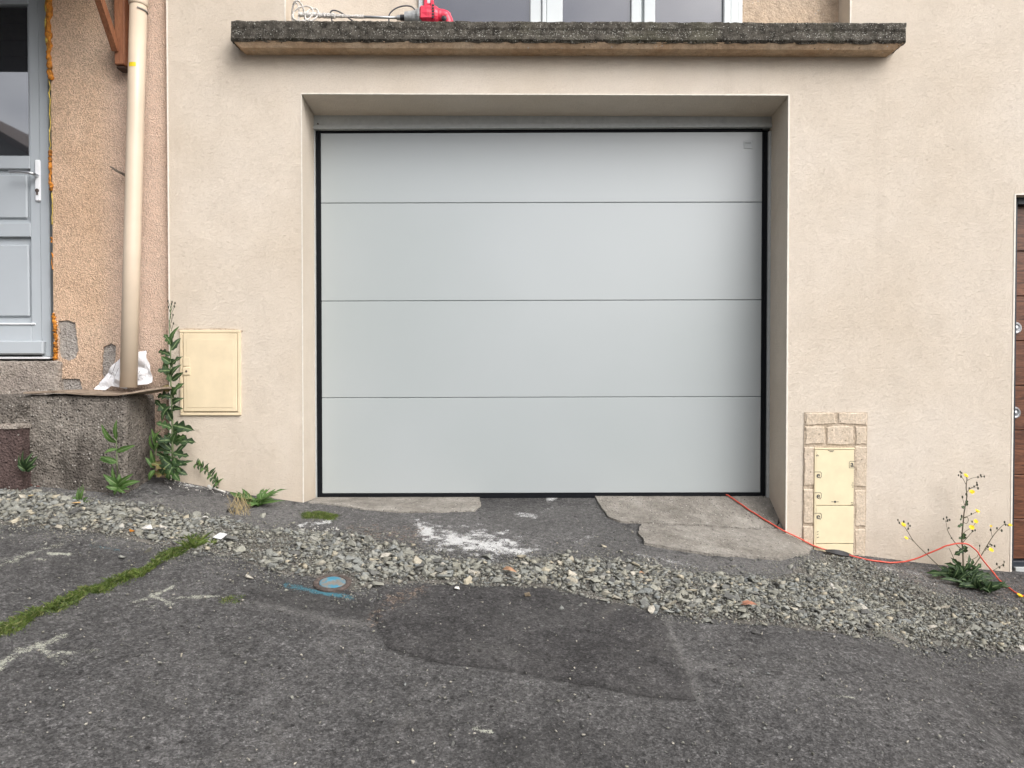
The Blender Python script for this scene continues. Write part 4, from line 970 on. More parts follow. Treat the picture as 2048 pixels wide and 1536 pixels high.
b = MB(); tp = smooth_path([PX(262, 357, 3.705), PX(253, 352, 3.70), PX(243, 346, 3.69), PX(232, 341, 3.68), PX(226, 336, 3.675), PX(220, 333, 3.67)], 4); b.tube(tp, np.linspace(.008, .0035, len(tp)), 6); b.tube([PX(226, 337, 3.675), PX(222, 341, 3.67)], [.003, .001], 5); b.tube([PX(236, 342, 3.68), PX(231, 336, 3.675)], [.003, .001], 5); b.build('branch', M['twig'], tw)

# ------------------------------------------------------------------ meter cabinets
mc = thing('meter_cabinet', 'cream utility cabinet set in the wall left of the garage, beside the tall weed', 'cabinet', tuple(PX(420, 830, YW)))
def MC(px, py): p = PX(px, py, YW-.012); return p[0], p[2]
(a0, z1), (a1, z0) = MC(359, 660), MC(481, 831)
w = .014
for q in ((a0, a1, z1-w, z1), (a0, a1, z0, z0+w), (a0, a0+w, z0+w+.0005, z1-w-.0005), (a1-w, a1, z0+w+.0005, z1-w-.0005)): MB().box(q[0], q[1], YW-.012, YW+.01, q[2], q[3], .002).build('rim', M['cream'], mc)
MB().box(a0+w, a1-w, YW-.002, YW+.008, z0+w, z1-w).build('recess', M['joint'], mc)
MB().box(a0+w+.003, a1-w-.002, YW-.014, YW-.003, z0+w+.005, z1-w-.002, .003).build('door', M['cream'], mc)
e0, e1, ez0, ez1 = a0+w+.020, a1-w-.018, z0+w+.025, z1-w-.030
MB().box(e0, e1, YW-.0155, YW-.0135, ez0, ez1, .0012).build('door_emboss', M['cream'], mc)
q = rectXZ(366, 735, 381, 750, YW-.015); MB().box(q[0], q[1], YW-.0195, YW-.0150, q[2], q[3], .0015).build('latch', M['cream'], mc)
b = MB(); b.lathe([(.0052, 0), (.0052, .002), (.003, .002)], ((q[0]+q[1])/2, YW-.0195, (q[2]+q[3])/2), (0, -1, 0), 14); b.build('keyhole', M['iron'], mc)
q = rectXZ(366.5, 715, 380, 732, YW-.015); MB().box(q[0], q[1], YW-.0172, YW-.0150, q[2], q[3], .0008).build('hinge_cover', M['cream'], mc)
ds = sheet3('shadow_gap', [(355, 658), (375, 656), (410, 657), (440, 656), (470, 658), (486, 661), (486, 664), (355, 664)], YW-.0016, 0, 5, M['joint'], mc, seed=95, thick=.002)

gc = thing('gas_cabinet', 'narrow yellowed cabinet framed by brick-look render at the right', 'cabinet', tuple(PX(1670, 1110, YW)))
def Q(px, py, Y=YW-.01): p = PX(px, py, Y); return p[0], p[2]
bk = sheet3('mortar_bed', [(1609, 825), (1735, 825), (1733, 960), (1730, 1140), (1605, 1140), (1607, 960)], YW-.0035, 0, 5, M['joint'], gc, seed=96, thick=.003)
def brick(pts, seed):
    ring0 = [Q(*p) for p in pts]; cxm = np.mean(np.array(ring0), 0); ring = rough_ring(ring0, .010, .0022, seed); inner = [tuple(cxm+(np.array(p)-cxm)*(1-.006/max(.01, np.linalg.norm(np.array(p)-cxm)))) for p in ring]
    v2, fs = cdt(inner, [], .016); n = len(v2); V_ = [(p[0], YW-.0085-.0015*float(vn(p[0]*60, p[1]*60, 0, seed)), p[1]) for p in v2]; k_ = len(ring)
    V_ += [(p[0], YW-.003, p[1]) for p in ring]; V_ += [(p[0], YW-.010, p[1]) for p in inner]
    # cdt keeps the inner ring as its first points
    Fc = [tuple(f) for f in fs]+[(i, (i+1) % k_, n+(i+1) % k_, n+i) for i in range(k_)]
    V_ = V_[:n+k_]; return mk('brick', V_, Fc, M['brick'], gc)
for i, p in enumerate((((1611, 826), (1672, 826), (1672, 846), (1655, 850), (1611, 850)), ((1676, 826), (1735, 826), (1735, 850), (1690, 849), (1676, 846)),
                       ((1611, 853), (1650, 853), (1650, 888), (1611, 890)), ((1653, 855), (1680, 851), (1707, 853), (1708, 888), (1680, 891), (1653, 889)), ((1711, 853), (1734, 853), (1734, 890), (1712, 890)),
                       ((1609, 894), (1629, 894), (1629, 972), (1608, 973)), ((1608, 978), (1628, 978), (1628, 1048), (1607, 1048)), ((1607, 1053), (1628, 1053), (1628, 1090), (1627, 1120), (1606, 1120)),
                       ((1711, 893), (1734, 893), (1733, 975), (1711, 974)), ((1711, 980), (1732, 980), (1731, 1054), (1711, 1053)), ((1711, 1059), (1731, 1059), (1730, 1125), (1710, 1125)))):
    brick(p, 200+i)
def gcb(nm, pa, pb2, y0, y1, m, bev=.0015, **kw): q_ = rectXZ(pa[0], pa[1], pb2[0], pb2[1], YW-.014); return MB().box(q_[0], q_[1], y0, y1, q_[2], q_[3], bev).build(nm, m, gc, **kw)
gcb('frame_strip', (1629.5, 896), (1710.5, 899), YW-.014, YW, M['cream2']); gcb('frame_strip', (1629.5, 899.3), (1631.8, 1120), YW-.0125, YW, M['cream2']); gcb('frame_strip', (1707.8, 899.3), (1710.5, 1125), YW-.0125, YW, M['joint'])
gcb('upper_panel', (1632.2, 900), (1707.4, 1010.6), YW-.0135, YW-.001, M['cream2']); gcb('lower_panel', (1632.2, 1012), (1707.4, 1087), YW-.0135, YW-.001, M['cream2']); gcb('base_panel', (1632.2, 1088.5), (1707.4, 1125), YW-.0120, YW-.001, M['cream2'])
kp = PX(1670, 1003.5, YW-.0135); b = MB(); b.lathe([(.0052, 0), (.0052, .0012)], (kp[0], YW-.0137, kp[2]), (0, -1, 0), 14); b.box(kp[0]-.019, kp[0]-.007, YW-.0142, YW-.0136, kp[2]-.001, kp[2]+.001); b.box(kp[0]+.007, kp[0]+.018, YW-.0142, YW-.0136, kp[2]-.001, kp[2]+.001); b.build('keyhole', M['ink'], gc)
def letter(ch, px, py, h, rot=0, parent=gc, mir=False):
    cu = bpy.data.curves.new('letter', 'FONT'); cu.body = ch; cu.size = h; cu.align_x = 'CENTER'; cu.align_y = 'CENTER'; cu.extrude = .0003; cu.offset = .0006; cu.resolution_u = 3
    me = bpy.data.meshes.new_from_object(bpy.data.objects.new('t', cu)); me.materials.append(M['ink']); o = bpy.data.objects.new('letter', me); col.objects.link(o); o.parent = parent
    p = PX(px, py, YW-.0141); p[1] = YW-.0141; o.location = p-WLOC[parent.name]; o.rotation_euler = (R(90), R(rot), 0)
    if mir: o.scale = (-1, 1, 1)
    return o
for py_ in (950.5, 992, 1033): letter('e', 1636.6, py_, .040)
letter('a', 1704.2, 928.5, .040)
letter('c', 1635.5, 911, .020, 90)
def sq_badge(px, py, s, right):
    # rounded open frame round the letter
    c_ = PX(px, py, YW-.0141); h = s/2; pts = []
    seq = ((-h, h), (h*.7, h), (h, h*.7), (h, -h*.4), (h*.5, -h)) if right else ((h, h), (-h*.7, h), (-h, h*.6), (-h, -h), (h*.6, -h))
    pts = [(c_[0]+u, YW-.0141, c_[2]+v) for u, v in seq]; MB().tube(pts, .0011, 5).build('badge_line', M['ink'], gc)
for py_ in (950.5, 992, 1033): sq_badge(1636.2, py_, .033, True)
sq_badge(1705.2, 929, .033, False)
for q_ in ((1634, 1064, 1637, 1063), (1634, 1069, 1637, 1068), (1634, 1075, 1638, 1074), (1704, 966, 1707, 966), (1703, 970, 1707, 970), (1704, 974, 1707, 974), (1656, 900.8, 1668, 901.5), (1659, 903.2, 1666, 903.4), (1702, 1005, 1707, 1006), (1701, 1010, 1706, 1009)):
    MB().tube([PX(q_[0], q_[1], YW-.0141), PX(q_[2], q_[3], YW-.0141)], .0013, 4).build('print_mark', M['ink'], gc)
# black flap of plastic at its foot
fp = smooth_path([PX(1650, 1099, 3.66), PX(1670, 1099, 3.65), PX(1690, 1103, 3.65), PX(1712, 1113, 3.66)], 6)
b = MB(); n = len(fp); V_ = []
for i, p_ in enumerate(fp): hgt = .012*math.sin(PI*(i+.6)/n)+.003; V_ += [(p_[0], p_[1], p_[2]), (p_[0], p_[1]-.02, p_[2]-hgt*1.3), (p_[0], p_[1]+.003, p_[2]-.003), (p_[0], p_[1]-.017, p_[2]-hgt*1.3-.004)]
Fc = []
for i in range(n-1): a_ = 4*i; Fc += [(a_, a_+1, a_+5, a_+4), (a_+2, a_+6, a_+7, a_+3), (a_, a_+4, a_+6, a_+2), (a_+1, a_+3, a_+7, a_+5)]
Fc += [(0, 2, 3, 1), (4*n-4, 4*n-3, 4*n-1, 4*n-2)]
tag(mk('plastic_flap', V_, Fc, M['dark']), 'strip of black plastic sticking out of the gravel below the brick-framed cabinet', 'plastic scrap')

# ------------------------------------------------------------------ red cable
pts = [PX(1450, 990, 3.96), GP(1462, 996, .014), GP(1480, 1008, .016), GP(1520, 1034, .016), GP(1560, 1057, .018), GP(1600, 1077, .022), GP(1640, 1096, .016), GP(1690, 1109, .012), GP(1740, 1120, .008), GP(1780, 1125, .007),
       PX(1820, 1121, 3.62), PX(1860, 1106, 3.60), PX(1895, 1091, 3.58), PX(1922, 1086.5, 3.57), PX(1946, 1095, 3.56), PX(1972, 1127, 3.52), PX(1995, 1156, 3.46), GP(2012, 1172, .008), GP(2032, 1186, .006), GP(2060, 1195, .006), GP(2160, 1210, .006)]
P_ = smooth_path(pts, 8)
for p_ in P_:
    if p_[1] < 3.96: p_[2] = max(p_[2], float(G(p_[0], p_[1]))+(.018 if p_[0] < 1.5 else .007))
    if p_[0] > 1.365: p_[1] = min(p_[1], 3.684)
tag(MB().tube([p_+np.array([.0016*float(vn(i*.35, 1, 0, 8)), 0, .0012*float(vn(i*.4, 2, 0, 8))]) for i, p_ in enumerate(P_)], .0037, 8).build('cable', M['red'], smooth=True), 'thin red cable running from under the garage door to the yellow-flowered weed', 'cable')

# ------------------------------------------------------------------ paint mixer on the ledge
YM = 3.685
def T(u, v, dy=0.0): return PX(560+u/5.12, v/5.12, YM+dy)
mx = thing('mixing_drill', 'red handheld mixing drill with a plaster-caked whisk lying on the ledge', 'power tool', (T(1500, 230)[0], YM, lz1))
sh = [T(200, 150), T(500, 160), T(800, 172), T(1205, 182)]
MB().tube([T(720, 170), T(1000, 177), T(1205, 182)], .0068, 12).build('shaft', M['steel'], mx, smooth=True)
cr_pts = smooth_path([T(190, 150), T(300, 152), T(420, 158), T(520, 162), T(600, 165), T(720, 168), T(860, 172)], 6)
MB().tube(cr_pts, [.008+.004*float(abs(vn(i*.8, 1, 0, 3)))+(.003 if i < 22 else -.001) for i in range(len(cr_pts))], 10).build('plaster_crust', M['plaster'], mx)
for (c_, rx_, ry_, rot_) in ((T(160, 150), .017, .062, .15), (T(235, 140), .048, .060, 1.1), (T(325, 150), .030, .050, .9), (T(190, 160), .030, .060, -.5)):
    lp_ = [c_+np.array([rx_*math.cos(a_), .055*math.sin(a_)*math.sin(rot_), ry_*math.sin(a_)]) for a_ in np.linspace(0, 2*PI, 22)]
    MB().tube(lp_, .0042, 7, False).build('whisk_loop', M['plaster'], mx, smooth=True)
MB().lathe([(.009, 0), (.013, .002), (.013, .018), (.010, .020)], T(1195, 182), (1, 0, 0), 14).build('collet', M['steel'], mx)
MB().lathe([(.011, 0), (.015, .002), (.015, .026), (.012, .027)], T(1230, 182), (1, 0, 0), 16).build('chuck', M['dark'], mx)
g0 = T(1275, 180); MB().lathe([(.015, 0), (.027, .002), (.030, .030), (.034, .052), (.043, .068), (.045, .090), (.040, .096)], g0, (1, 0, 0), 24).build('gear_housing', M['tool_grey'], mx, smooth=False)
for k_ in range(5): an = k_*1.25; MB().tube([g0+np.array([.055, -.034*math.cos(an), .034*math.sin(an)]), g0+np.array([.092, -.043*math.cos(an), .043*math.sin(an)])], .005, 6).build('rib', M['tool_grey'], mx)
c0 = T(1450, 175)
bd = MB(); bd.lathe([(.040, 0), (.050, .004), (.053, .030), (.050, .070), (.044, .082)], c0, (1, 0, 0), 20); bd.build('motor_housing', M['tool_red'], mx)
x_ = T(1450, 0)[0]; x2 = T(1585, 0)[0]; zt0 = T(0, 60)[2]
hb = MB(); ztp = T(0, 15)[2]; zc = c0[2]
hb.box(T(1478, 0)[0], T(1512, 0)[0], YM-.034, YM+.030, zc+.02, ztp, .004); hb.box(T(1512, 0)[0], T(1560, 0)[0], YM-.020, YM+.028, zc+.03, ztp-.012, .004); hb.box(T(1545, 0)[0], T(1580, 0)[0], YM-.036, YM+.030, zc+.02, ztp-.004, .004)
hb.box(T(1440, 0)[0], T(1480, 0)[0], YM-.025, YM+.025, zc+.015, T(0, 88)[2], .004); hb.tube([T(1445, 95, -.03), T(1448, 60, -.03)], .004, 6); hb.box(T(1440, 0)[0], T(1590, 0)[0], YM-.050, YM-.030, zc-.03, T(0, 100)[2], .006)
hb.build('carry_handle', M['tool_red'], mx)
for zz in range(5): z_ = zc-.028+zz*.014; MB().box(T(1565, 0)[0], T(1588, 0)[0], YM-.0535, YM-.0505, z_, z_+.009, .001).build('vent', M['dark'], mx)
hr = MB(); hr.tube(smooth_path([T(1585, 175), T(1640, 165), T(1690, 175), T(1715, 215), T(1725, 260)], 5), [.034]*6+[.032]*6+[.028]*9, 16); hr.build('rear_grip', M['tool_red'], mx, smooth=True)
MB().tube(smooth_path([T(1690, 140, -.004), T(1722, 165, -.004), T(1738, 205, -.004), T(1742, 260, -.004)], 5), .012, 10).build('grip_pad', M['dark'], mx, smooth=True)
MB().lathe([(.013, 0), (.013, .004), (.008, .005), (.008, .008), (.004, .009)], T(1680, 190, -.034), (0, -1, 0), 18).build('side_button', M['dark'], mx)
for pl in ([T(535, 260), T(530, 200), T(512, 150), T(530, 112), T(575, 110), (T(640, 140)), T(710, 190), T(780, 240), T(860, 290)], [T(1118, 270), T(1115, 190), T(1125, 140), T(1180, 90), T(1260, 62), T(1340, 66), T(1390, 105), T(1420, 130)]):
    MB().tube(smooth_path(pl, 6), .0036, 7).build('power_cord', M['cable'], mx, smooth=True)

# ------------------------------------------------------------------ valve cover in the street
vc0 = GP(665, 1168); e_ = .05
nrm = np.array([-(float(G(vc0[0]+e_, vc0[1]))-float(G(vc0[0]-e_, vc0[1])))/(2*e_), -(float(G(vc0[0], vc0[1]+e_))-float(G(vc0[0], vc0[1]-e_)))/(2*e_), 1]); nrm /= np.linalg.norm(nrm)
rv = 37.5/F*vc0[1]
vc = thing('valve_cover', 'small round iron valve cover with blue paint beside the gravel', 'valve cover', tuple(vc0))
o_ = vc0+nrm*.001
MB().lathe([(rv, -.02), (rv, .006), (rv*.95, .008), (rv*.74, .0075), (rv*.71, .003), (rv*.5, .003)], o_, nrm, 40).build('ring', M['iron'], vc)
MB().lathe([(rv*.69, 0), (rv*.69, .0065), (rv*.62, .0085), (rv*.30, .0085), (rv*.22, .0060), (rv*.05, .0060)], o_, nrm, 40).build('lid', (lambda t: t.fin(t.mix(t.ramp(t.noise(26, 4, .7), (.42, 0), (.55, 1)), (.05, .20, .28), (.19, .18, .155)), .7, t.bump(t.noise(120, 3), .002)))(Mt('blue_painted_iron')), vc)

# ------------------------------------------------------------------ weeds
def leaf_geo(base, tip, width, lobes=0, droop=.12, facing=None, fold=.25, n=14, seed=0):
    r = random.Random(seed); b_, t_ = np.array(base, float), np.array(tip, float); n = 24 if lobes else n; ax = t_-b_; L = np.linalg.norm(ax); ax /= L
    view = np.array([0, -1.0, .35]) if facing is None else np.array(facing, float)
    view = view+np.array([r.uniform(-.5, .5), 0, r.uniform(-.3, .3)]); fold = fold*r.uniform(.3, 1.8); droop = droop*r.uniform(.2, 2.4); sd_ = np.cross(ax, view); sd_ /= np.linalg.norm(sd_)+1e-9; nn = np.cross(sd_, ax)
    V_, A_ = [], []
    for i in range(n+1):
        s = i/n; env = math.sin(PI*min(1, s**.75*.97+.03))**.8
        if lobes:
            ph = (s*lobes) % 1; k_ = .38+.62*(1-abs(2*ph-.75)) if ph < .9 else .35
            env *= max(.22, k_)
        env *= width/2*(1 if s < .98 else .2)
        c_ = b_+ax*L*s+nn*(-droop*L*s*s+droop*.55*L*math.sin(PI*s))+sd_*.03*L*math.sin(3*s+seed)
        back = -ax*env*.35 if lobes else 0
        wl_ = env*(1+.15*r.uniform(-1, 1)); wr2 = env*(1+.15*r.uniform(-1, 1))
        V_ += [c_-sd_*wl_+nn*fold*wl_-(ax*env*-.4 if lobes else 0), c_, c_+sd_*wr2+nn*fold*wr2-(ax*env*-.4 if lobes else 0)]; A_ += [0, 1, 0]
    Fc = []
    for i in range(n): a_ = 3*i; Fc += [(a_, a_+1, a_+4, a_+3), (a_+1, a_+2, a_+5, a_+4)]
    return V_, Fc, A_
def leaf(parent, base, tip, width, mat, lobes=0, seed=0, **kw):
    V_, Fc, A_ = leaf_geo(base, tip, width, lobes, seed=seed, **kw); return mk('leaf', V_, Fc, mat, parent, attrs={'u': A_})
px2m = lambda w_, Y: w_/F*Y

# tall thistle in the corner
YT = 3.60
tw1 = thing('tall_weed', 'tall dark prickly-leaved weed growing in the corner beside the cream cabinet', 'weed', tuple(GP(345, 960)))
stp_ = [GP(346, 962), PX(345, 900, YT), PX(345, 850, YT), PX(343, 800, YT), PX(341, 750, YT), PX(341, 700, YT), PX(339, 650, YT+.02), PX(343, 606, YT+.03)]
sp_ = smooth_path(stp_, 5); MB().tube(sp_, np.linspace(.0062, .0018, len(sp_)), 8).build('stem', M['stem'], tw1, smooth=True)
LV = [((343,690),(328,668),16),((341,712),(316,700),16),((341,700),(362,676),12),((342,690),(353,652),10),((341,740),(315,742),18),((343,735),(358,712),16),((342,765),(326,722),17),((344,760),(366,745),12),
      ((343,795),(314,790),22),((345,795),(360,768),20),((344,830),(308,798),20),((345,820),(362,815),12),((344,856),(312,846),19),((346,850),(384,858),26),((347,885),(390,882),24),((348,880),(372,872),18),((345,880),(318,880),20),
      ((344,905),(302,888),20),((347,915),(362,944),18),((347,925),(372,928),14),((344,925),(318,948),24),((344,940),(330,900),22),((343,900),(306,862),14),((342,935),(300,925),22),((346,930),(335,960),20),((350,930),(385,920),9),((352,905),(378,880),8),((340,780),(322,775),14),((338,918),(312,905),16),((344,945),(298,945),18),((347,945),(358,960),14),((343,812),(320,838),15),((345,806),(361,796),13),((342,728),(322,712),13),((343,752),(357,730),11),((344,868),(326,880),16),((347,868),(366,858),13),((345,842),(330,818),13),((346,905),(378,912),18),((345,915),(310,930),18),((346,940),(375,950),14),((344,930),(316,905),15),((345,890),(352,862),12)]
for i, (b2, t2, w_) in enumerate(LV):
    dy = random.uniform(-.06, .02); leaf(tw1, PX(*b2, YT), PX(*t2, YT+dy), px2m(w_*1.05, YT), M['leaf_old' if i in (27, 23, 29) else ('leaf_dark2' if i % 3 == 0 else 'leaf_dark')], 3 if w_ > 15 else 0, seed=i)
b = MB()
for q_ in ((343,606),(337,612),(349,611),(340,620),(346,628),(339,640),(347,645),(336,600),(344,602),(350,604)):
    c_ = PX(q_[0], q_[1]+2, YT+.03); b.ball(c_, .0052, 6, 4, (.7, .7, 1.3)); b.tube([PX(342, q_[1]+18, YT+.028), c_], .0012, 4)
b.build('buds', M['bud'], tw1, kind='stuff')
# weed in front of the stoop
YV = 3.40
w2 = thing('stoop_weed', 'bright green upright weed growing against the concrete stoop corner', 'weed', tuple(GP(236, 978)))
MB().tube([GP(236, 978), PX(234, 930, YV), PX(233, 890, YV), PX(231, 865, YV)], [.0035, .003, .0025, .0015], 6).build('stem', M['stem'], w2)
for i, (b2, t2, w_) in enumerate((((232,880),(232,840),9),((232,885),(200,853),11),((233,905),(268,890),11),((233,898),(208,905),10),((234,925),(197,918),13),((234,925),(199,912),9),((236,972),(208,948),13),((236,975),(277,962),13),((236,972),(262,948),10),((236,976),(212,974),12),((236,974),(250,985),9),((236,970),(220,935),9),((236,974),(240,948),9),((236,974),(226,990),8),((236,974),(258,978),8))):
    leaf(w2, PX(*b2, YV), PX(*t2, YV-random.uniform(0, .05)), px2m(w_, YV), M['leaf_mid'], 0, seed=40+i)
w3 = thing('young_weed', 'slender light green weed between the stoop and the tall weed', 'weed', tuple(GP(309, 950)))
MB().tube([GP(309, 955), PX(310, 910, 3.6), PX(309, 880, 3.6)], [.003, .002, .001], 6).build('stem', M['stem'], w3)
for i, (b2, t2, w_) in enumerate((((309,890),(304,857),7),((309,885),(316,862),7),((309,900),(298,868),8),((310,905),(322,876),8),((309,935),(290,915),9),((309,940),(296,960),10),((309,930),(300,900),9))): leaf(w3, PX(*b2, 3.6), PX(*t2, 3.58), px2m(w_, 3.6), M['leaf_mid'], 0, seed=70+i)
w4 = thing('seedling', 'tiny green seedling at the upper edge of the gravel, left', 'weed', tuple(GP(162, 1004)))
c_ = GP(162, 1004)
for i, (dx, dz, w_) in enumerate(((-.012, .05, .014), (.010, .055, .014), (.0, .062, .012), (-.025, .020, .014), (.028, .018, .014), (-.030, .006, .012), (.033, .005, .012))): leaf(w4, c_, c_+np.array([dx*1.3, -.01, dz*1.25]), w_, M['leaf_mid'], 0, seed=80+i)
w5 = thing('step_weed', 'dim green leafy weed rooted beside the red step', 'weed', tuple(GP(52, 950)))
c_ = PX(52, 942, 3.36)
for i, (a_, b_) in enumerate(((34,912),(44,902),(60,905),(72,912),(70,930),(35,930),(50,918),(64,922))): leaf(w5, c_, PX(a_, b_, 3.34), .022, M['leaf_dark'], 0, seed=90+i)
w6 = thing('trailing_weed', 'trailing fern-like weed creeping along the wall foot left of the garage', 'weed', tuple(GP(436, 972)))
stt = smooth_path([PX(390, 928, 3.66), PX(405, 935, 3.65), PX(420, 948, 3.63), PX(430, 962, 3.60), GP(438, 972, .01)], 6); MB().tube(stt, .003, 6).build('stem', M['stem'], w6)
for i, p_ in enumerate(stt[1:-1]):
    s_ = 1 if i % 2 else -1; leaf(w6, p_, p_+np.array([random.uniform(-.01, .02)+.010*s_, -.01, .026*s_+.006]), .013, M['leaf_dark' if i % 3 else 'leaf_mid'], 0, seed=100+i)
c_ = GP(440, 972)
for i in range(9): an = i*.75; leaf(w6, c_+np.array([random.uniform(-.02, .03), 0, 0]), c_+np.array([.055*math.cos(an), .02*math.sin(an)-.02, .025+.02*random.random()]), .016, M['leaf_mid'], 2, seed=120+i)
w7 = thing('dandelion_clump', 'leafy green clump with dry straw at the wall foot left of the garage', 'weed', tuple(GP(510, 1005)))
c_ = GP(512, 1010)
for i in range(44):
    an = random.uniform(0, 2*PI); rr = random.uniform(.06, .17); leaf(w7, c_+np.array([random.uniform(-.03, .03), random.uniform(-.02, .02), 0]), c_+np.array([rr*math.cos(an), rr*.45*math.sin(an), random.uniform(.012, .085)]), random.uniform(.016, .028), M['leaf_mid'], 3 if i % 2 else 0, seed=140+i, facing=(0, -.6, .8))
b = MB()
for i in range(80):
    p_ = GP(random.uniform(458, 502), random.uniform(1010, 1032)); b.tube([p_, p_+np.array([random.uniform(-.04, .04), random.uniform(-.03, .02), random.uniform(.02, .085)])], [.0011, .0004], 3)
b.build('dry_straw', M['straw'], w7, kind='stuff')

# flowering weed on the right: surveyed from the photograph, standing 5 to 12 cm in front of the wall
YH = 3.60
def H(u, v, dy=0.0): return PX(1740+u/4.516, 880+v/4.516, YH+dy)
fw = thing('flowering_weed', 'wiry weed with yellow dandelion-like flowers in front of the wall at the right', 'weed', tuple(GP(1930, 1160)))
root = GP(1928, 1160); sm = MB()
def stem(pts, r0, r1): p_ = smooth_path(pts, 5); sm.tube(p_, np.linspace(r0, r1, len(p_)), 6)
stem([root, H(838, 1000), H(830, 900), H(840, 760), H(852, 640), H(875, 510), H(868, 430), H(876, 350), H(865, 325)], .0042, .0016)
stem([root, H(760, 1210, -.05), H(640, 1150, -.03), H(520, 1040, 0), H(400, 920, .02), H(345, 835, .02), H(306, 775, .02)], .0028, .0012)
stem([H(400, 920, .02), H(360, 890, .02), H(330, 880, .02)], .0014, .0008); stem([H(330, 820, .02), H(345, 790, .02), H(350, 760, .02)], .0012, .0008); stem([H(310, 785, .02), H(275, 760, .02), H(255, 728, .02)], .0012, .0008); stem([H(520, 1040), H(528, 1000), H(527, 992)], .0012, .0008)
stem([H(832, 985), H(800, 965), H(745, 895), H(705, 825), H(690, 760), H(682, 725)], .0024, .001); stem([H(700, 810), H(712, 796)], .001, .0008); stem([H(685, 745), H(700, 720), H(715, 722)], .001, .0008); stem([root, H(770, 1100), H(735, 1020), H(712, 975)], .002, .001)
stem([H(835, 930), H(870, 890), H(920, 835), H(950, 815)], .002, .001); stem([H(835, 850), H(870, 820), H(915, 795)], .0014, .001); stem([H(920, 790), H(945, 760), H(955, 740)], .0012, .001); stem([H(848, 700), H(890, 685), H(940, 660), H(968, 648)], .0016, .001)
stem([H(872, 480), H(900, 440), H(940, 425), H(975, 435)], .0014, .0008); stem([H(905, 440), H(945, 420), H(966, 395)], .0012, .0008); stem([H(880, 365), H(920, 345), H(980, 335), H(1035, 330)], .0014, .0008); stem([H(866, 400), H(840, 350), H(820, 320), H(815, 285)], .0014, .0008); stem([H(855, 590), H(840, 540), H(835, 515)], .0012, .0008)
stem([root, H(930, 1150, -.04), H(1000, 1050, -.02), H(1060, 950, 0), H(1110, 870, 0), H(1160, 810, 0), H(1210, 765, 0), H(1262, 770, 0)], .003, .0012); stem([H(1105, 875), H(1095, 830), H(1092, 785)], .0013, .0008); stem([H(1160, 810), H(1190, 818)], .001, .0008); stem([H(1210, 765), H(1215, 745)], .001, .0008)
stem([H(1040, 1000), H(1070, 965), H(1125, 955)], .0012, .0008); stem([H(1060, 990), H(1093, 995)], .0012, .0008); stem([H(870, 1100), H(960, 1060), H(985, 1010), H(990, 960)], .0016, .0008); stem([root, H(1000, 1240, -.08), H(1100, 1185, -.06), H(1200, 1125, -.05), H(1212, 1100, -.05)], .002, .001); stem([H(1165, 1150, -.055), H(1145, 1120, -.055)], .001, .0008)
stem([H(850, 705), H(880, 700), H(888, 730), H(870, 755), H(848, 745)], .0016, .0012)
sm.build('stems', M['stem_brown'], fw, smooth=True)
bd = MB()
for u, v in ((815,288),(800,318),(828,298),(822,330),(1000,318),(1032,330),(976,335),(1005,330),(965,385),(940,420),(976,436),(897,437),(968,405),(835,515),(828,688),(665,712),(693,700),(720,722),(700,728),(712,795),(990,955),(1085,942),(1125,958),(1065,965),(1100,950),(1215,742),(1190,818),(1147,798),(1225,765),(1145,1120),(1212,1100),(1205,1130),(1170,1150),(252,722),(265,748),(345,755),(362,775),(305,738),(527,992),(345,800),(922,738),(915,668),(870,490),(735,885),(1090,812),(1248,770),(925,820),(950,815)):
    c_ = H(u, v, .0); bd.ball(c_, random.uniform(.0042, .0062), 6, 4, (.8, .8, 1.25))
bd.build('buds', M['bud'], fw, kind='stuff')
def flower(c_, r, up=(0, -.75, .65), parent=fw, seed=0):
    rr = random.Random(seed); up = np.array(up, float)+np.array([rr.uniform(-.4, .4), 0, rr.uniform(-.2, .3)]); up /= np.linalg.norm(up); a_ = np.cross(up, [1, 0, .1]); a_ /= np.linalg.norm(a_); b_ = np.cross(up, a_); f_ = MB()
    for ly, (rad, lift, n_) in enumerate(((r, .25, 15), (r*.72, .5, 12), (r*.42, .75, 8))):
        for k_ in range(n_):
            th = 2*PI*k_/n_+ly*.3+rr.uniform(-.1, .1); d = math.cos(th)*a_+math.sin(th)*b_; s_ = -math.sin(th)*a_+math.cos(th)*b_; L = rad*rr.uniform(.8, 1.1); w_ = r*.17
            f_.add([c_+d*r*.1-s_*w_*.5, c_+d*r*.1+s_*w_*.5, c_+d*L+s_*w_+up*L*lift*.6, c_+d*L-s_*w_+up*L*lift*.6], [(0, 1, 2, 3)])
    f_.ball(c_-up*r*.25, r*.36, 7, 4); return f_.build('flower', M['petal'], parent)
for i, (u, v, r_) in enumerate(((865,320,.012),(920,468,.0135),(970,642,.0125),(955,735,.0115),(918,788,.013),(303,765,.0125),(327,885,.0095),(1092,778,.006),(1266,768,.009),(1093,992,.012))): flower(H(u, v, -.008), r_, seed=i)
for i, (b2, t2, w_) in enumerate((((870,540),(880,600),7),((855,600),(830,615),9),((840,760),(790,785),9),((838,880),(800,890),8),((845,900),(852,840),12),((840,985),(765,1040),14),((850,950),(868,1020),13),((830,690),(815,730),5))):
    leaf(fw, H(*b2), H(*t2, -.01), px2m(w_, YH), M['leaf_dark'], 2, seed=200+i)
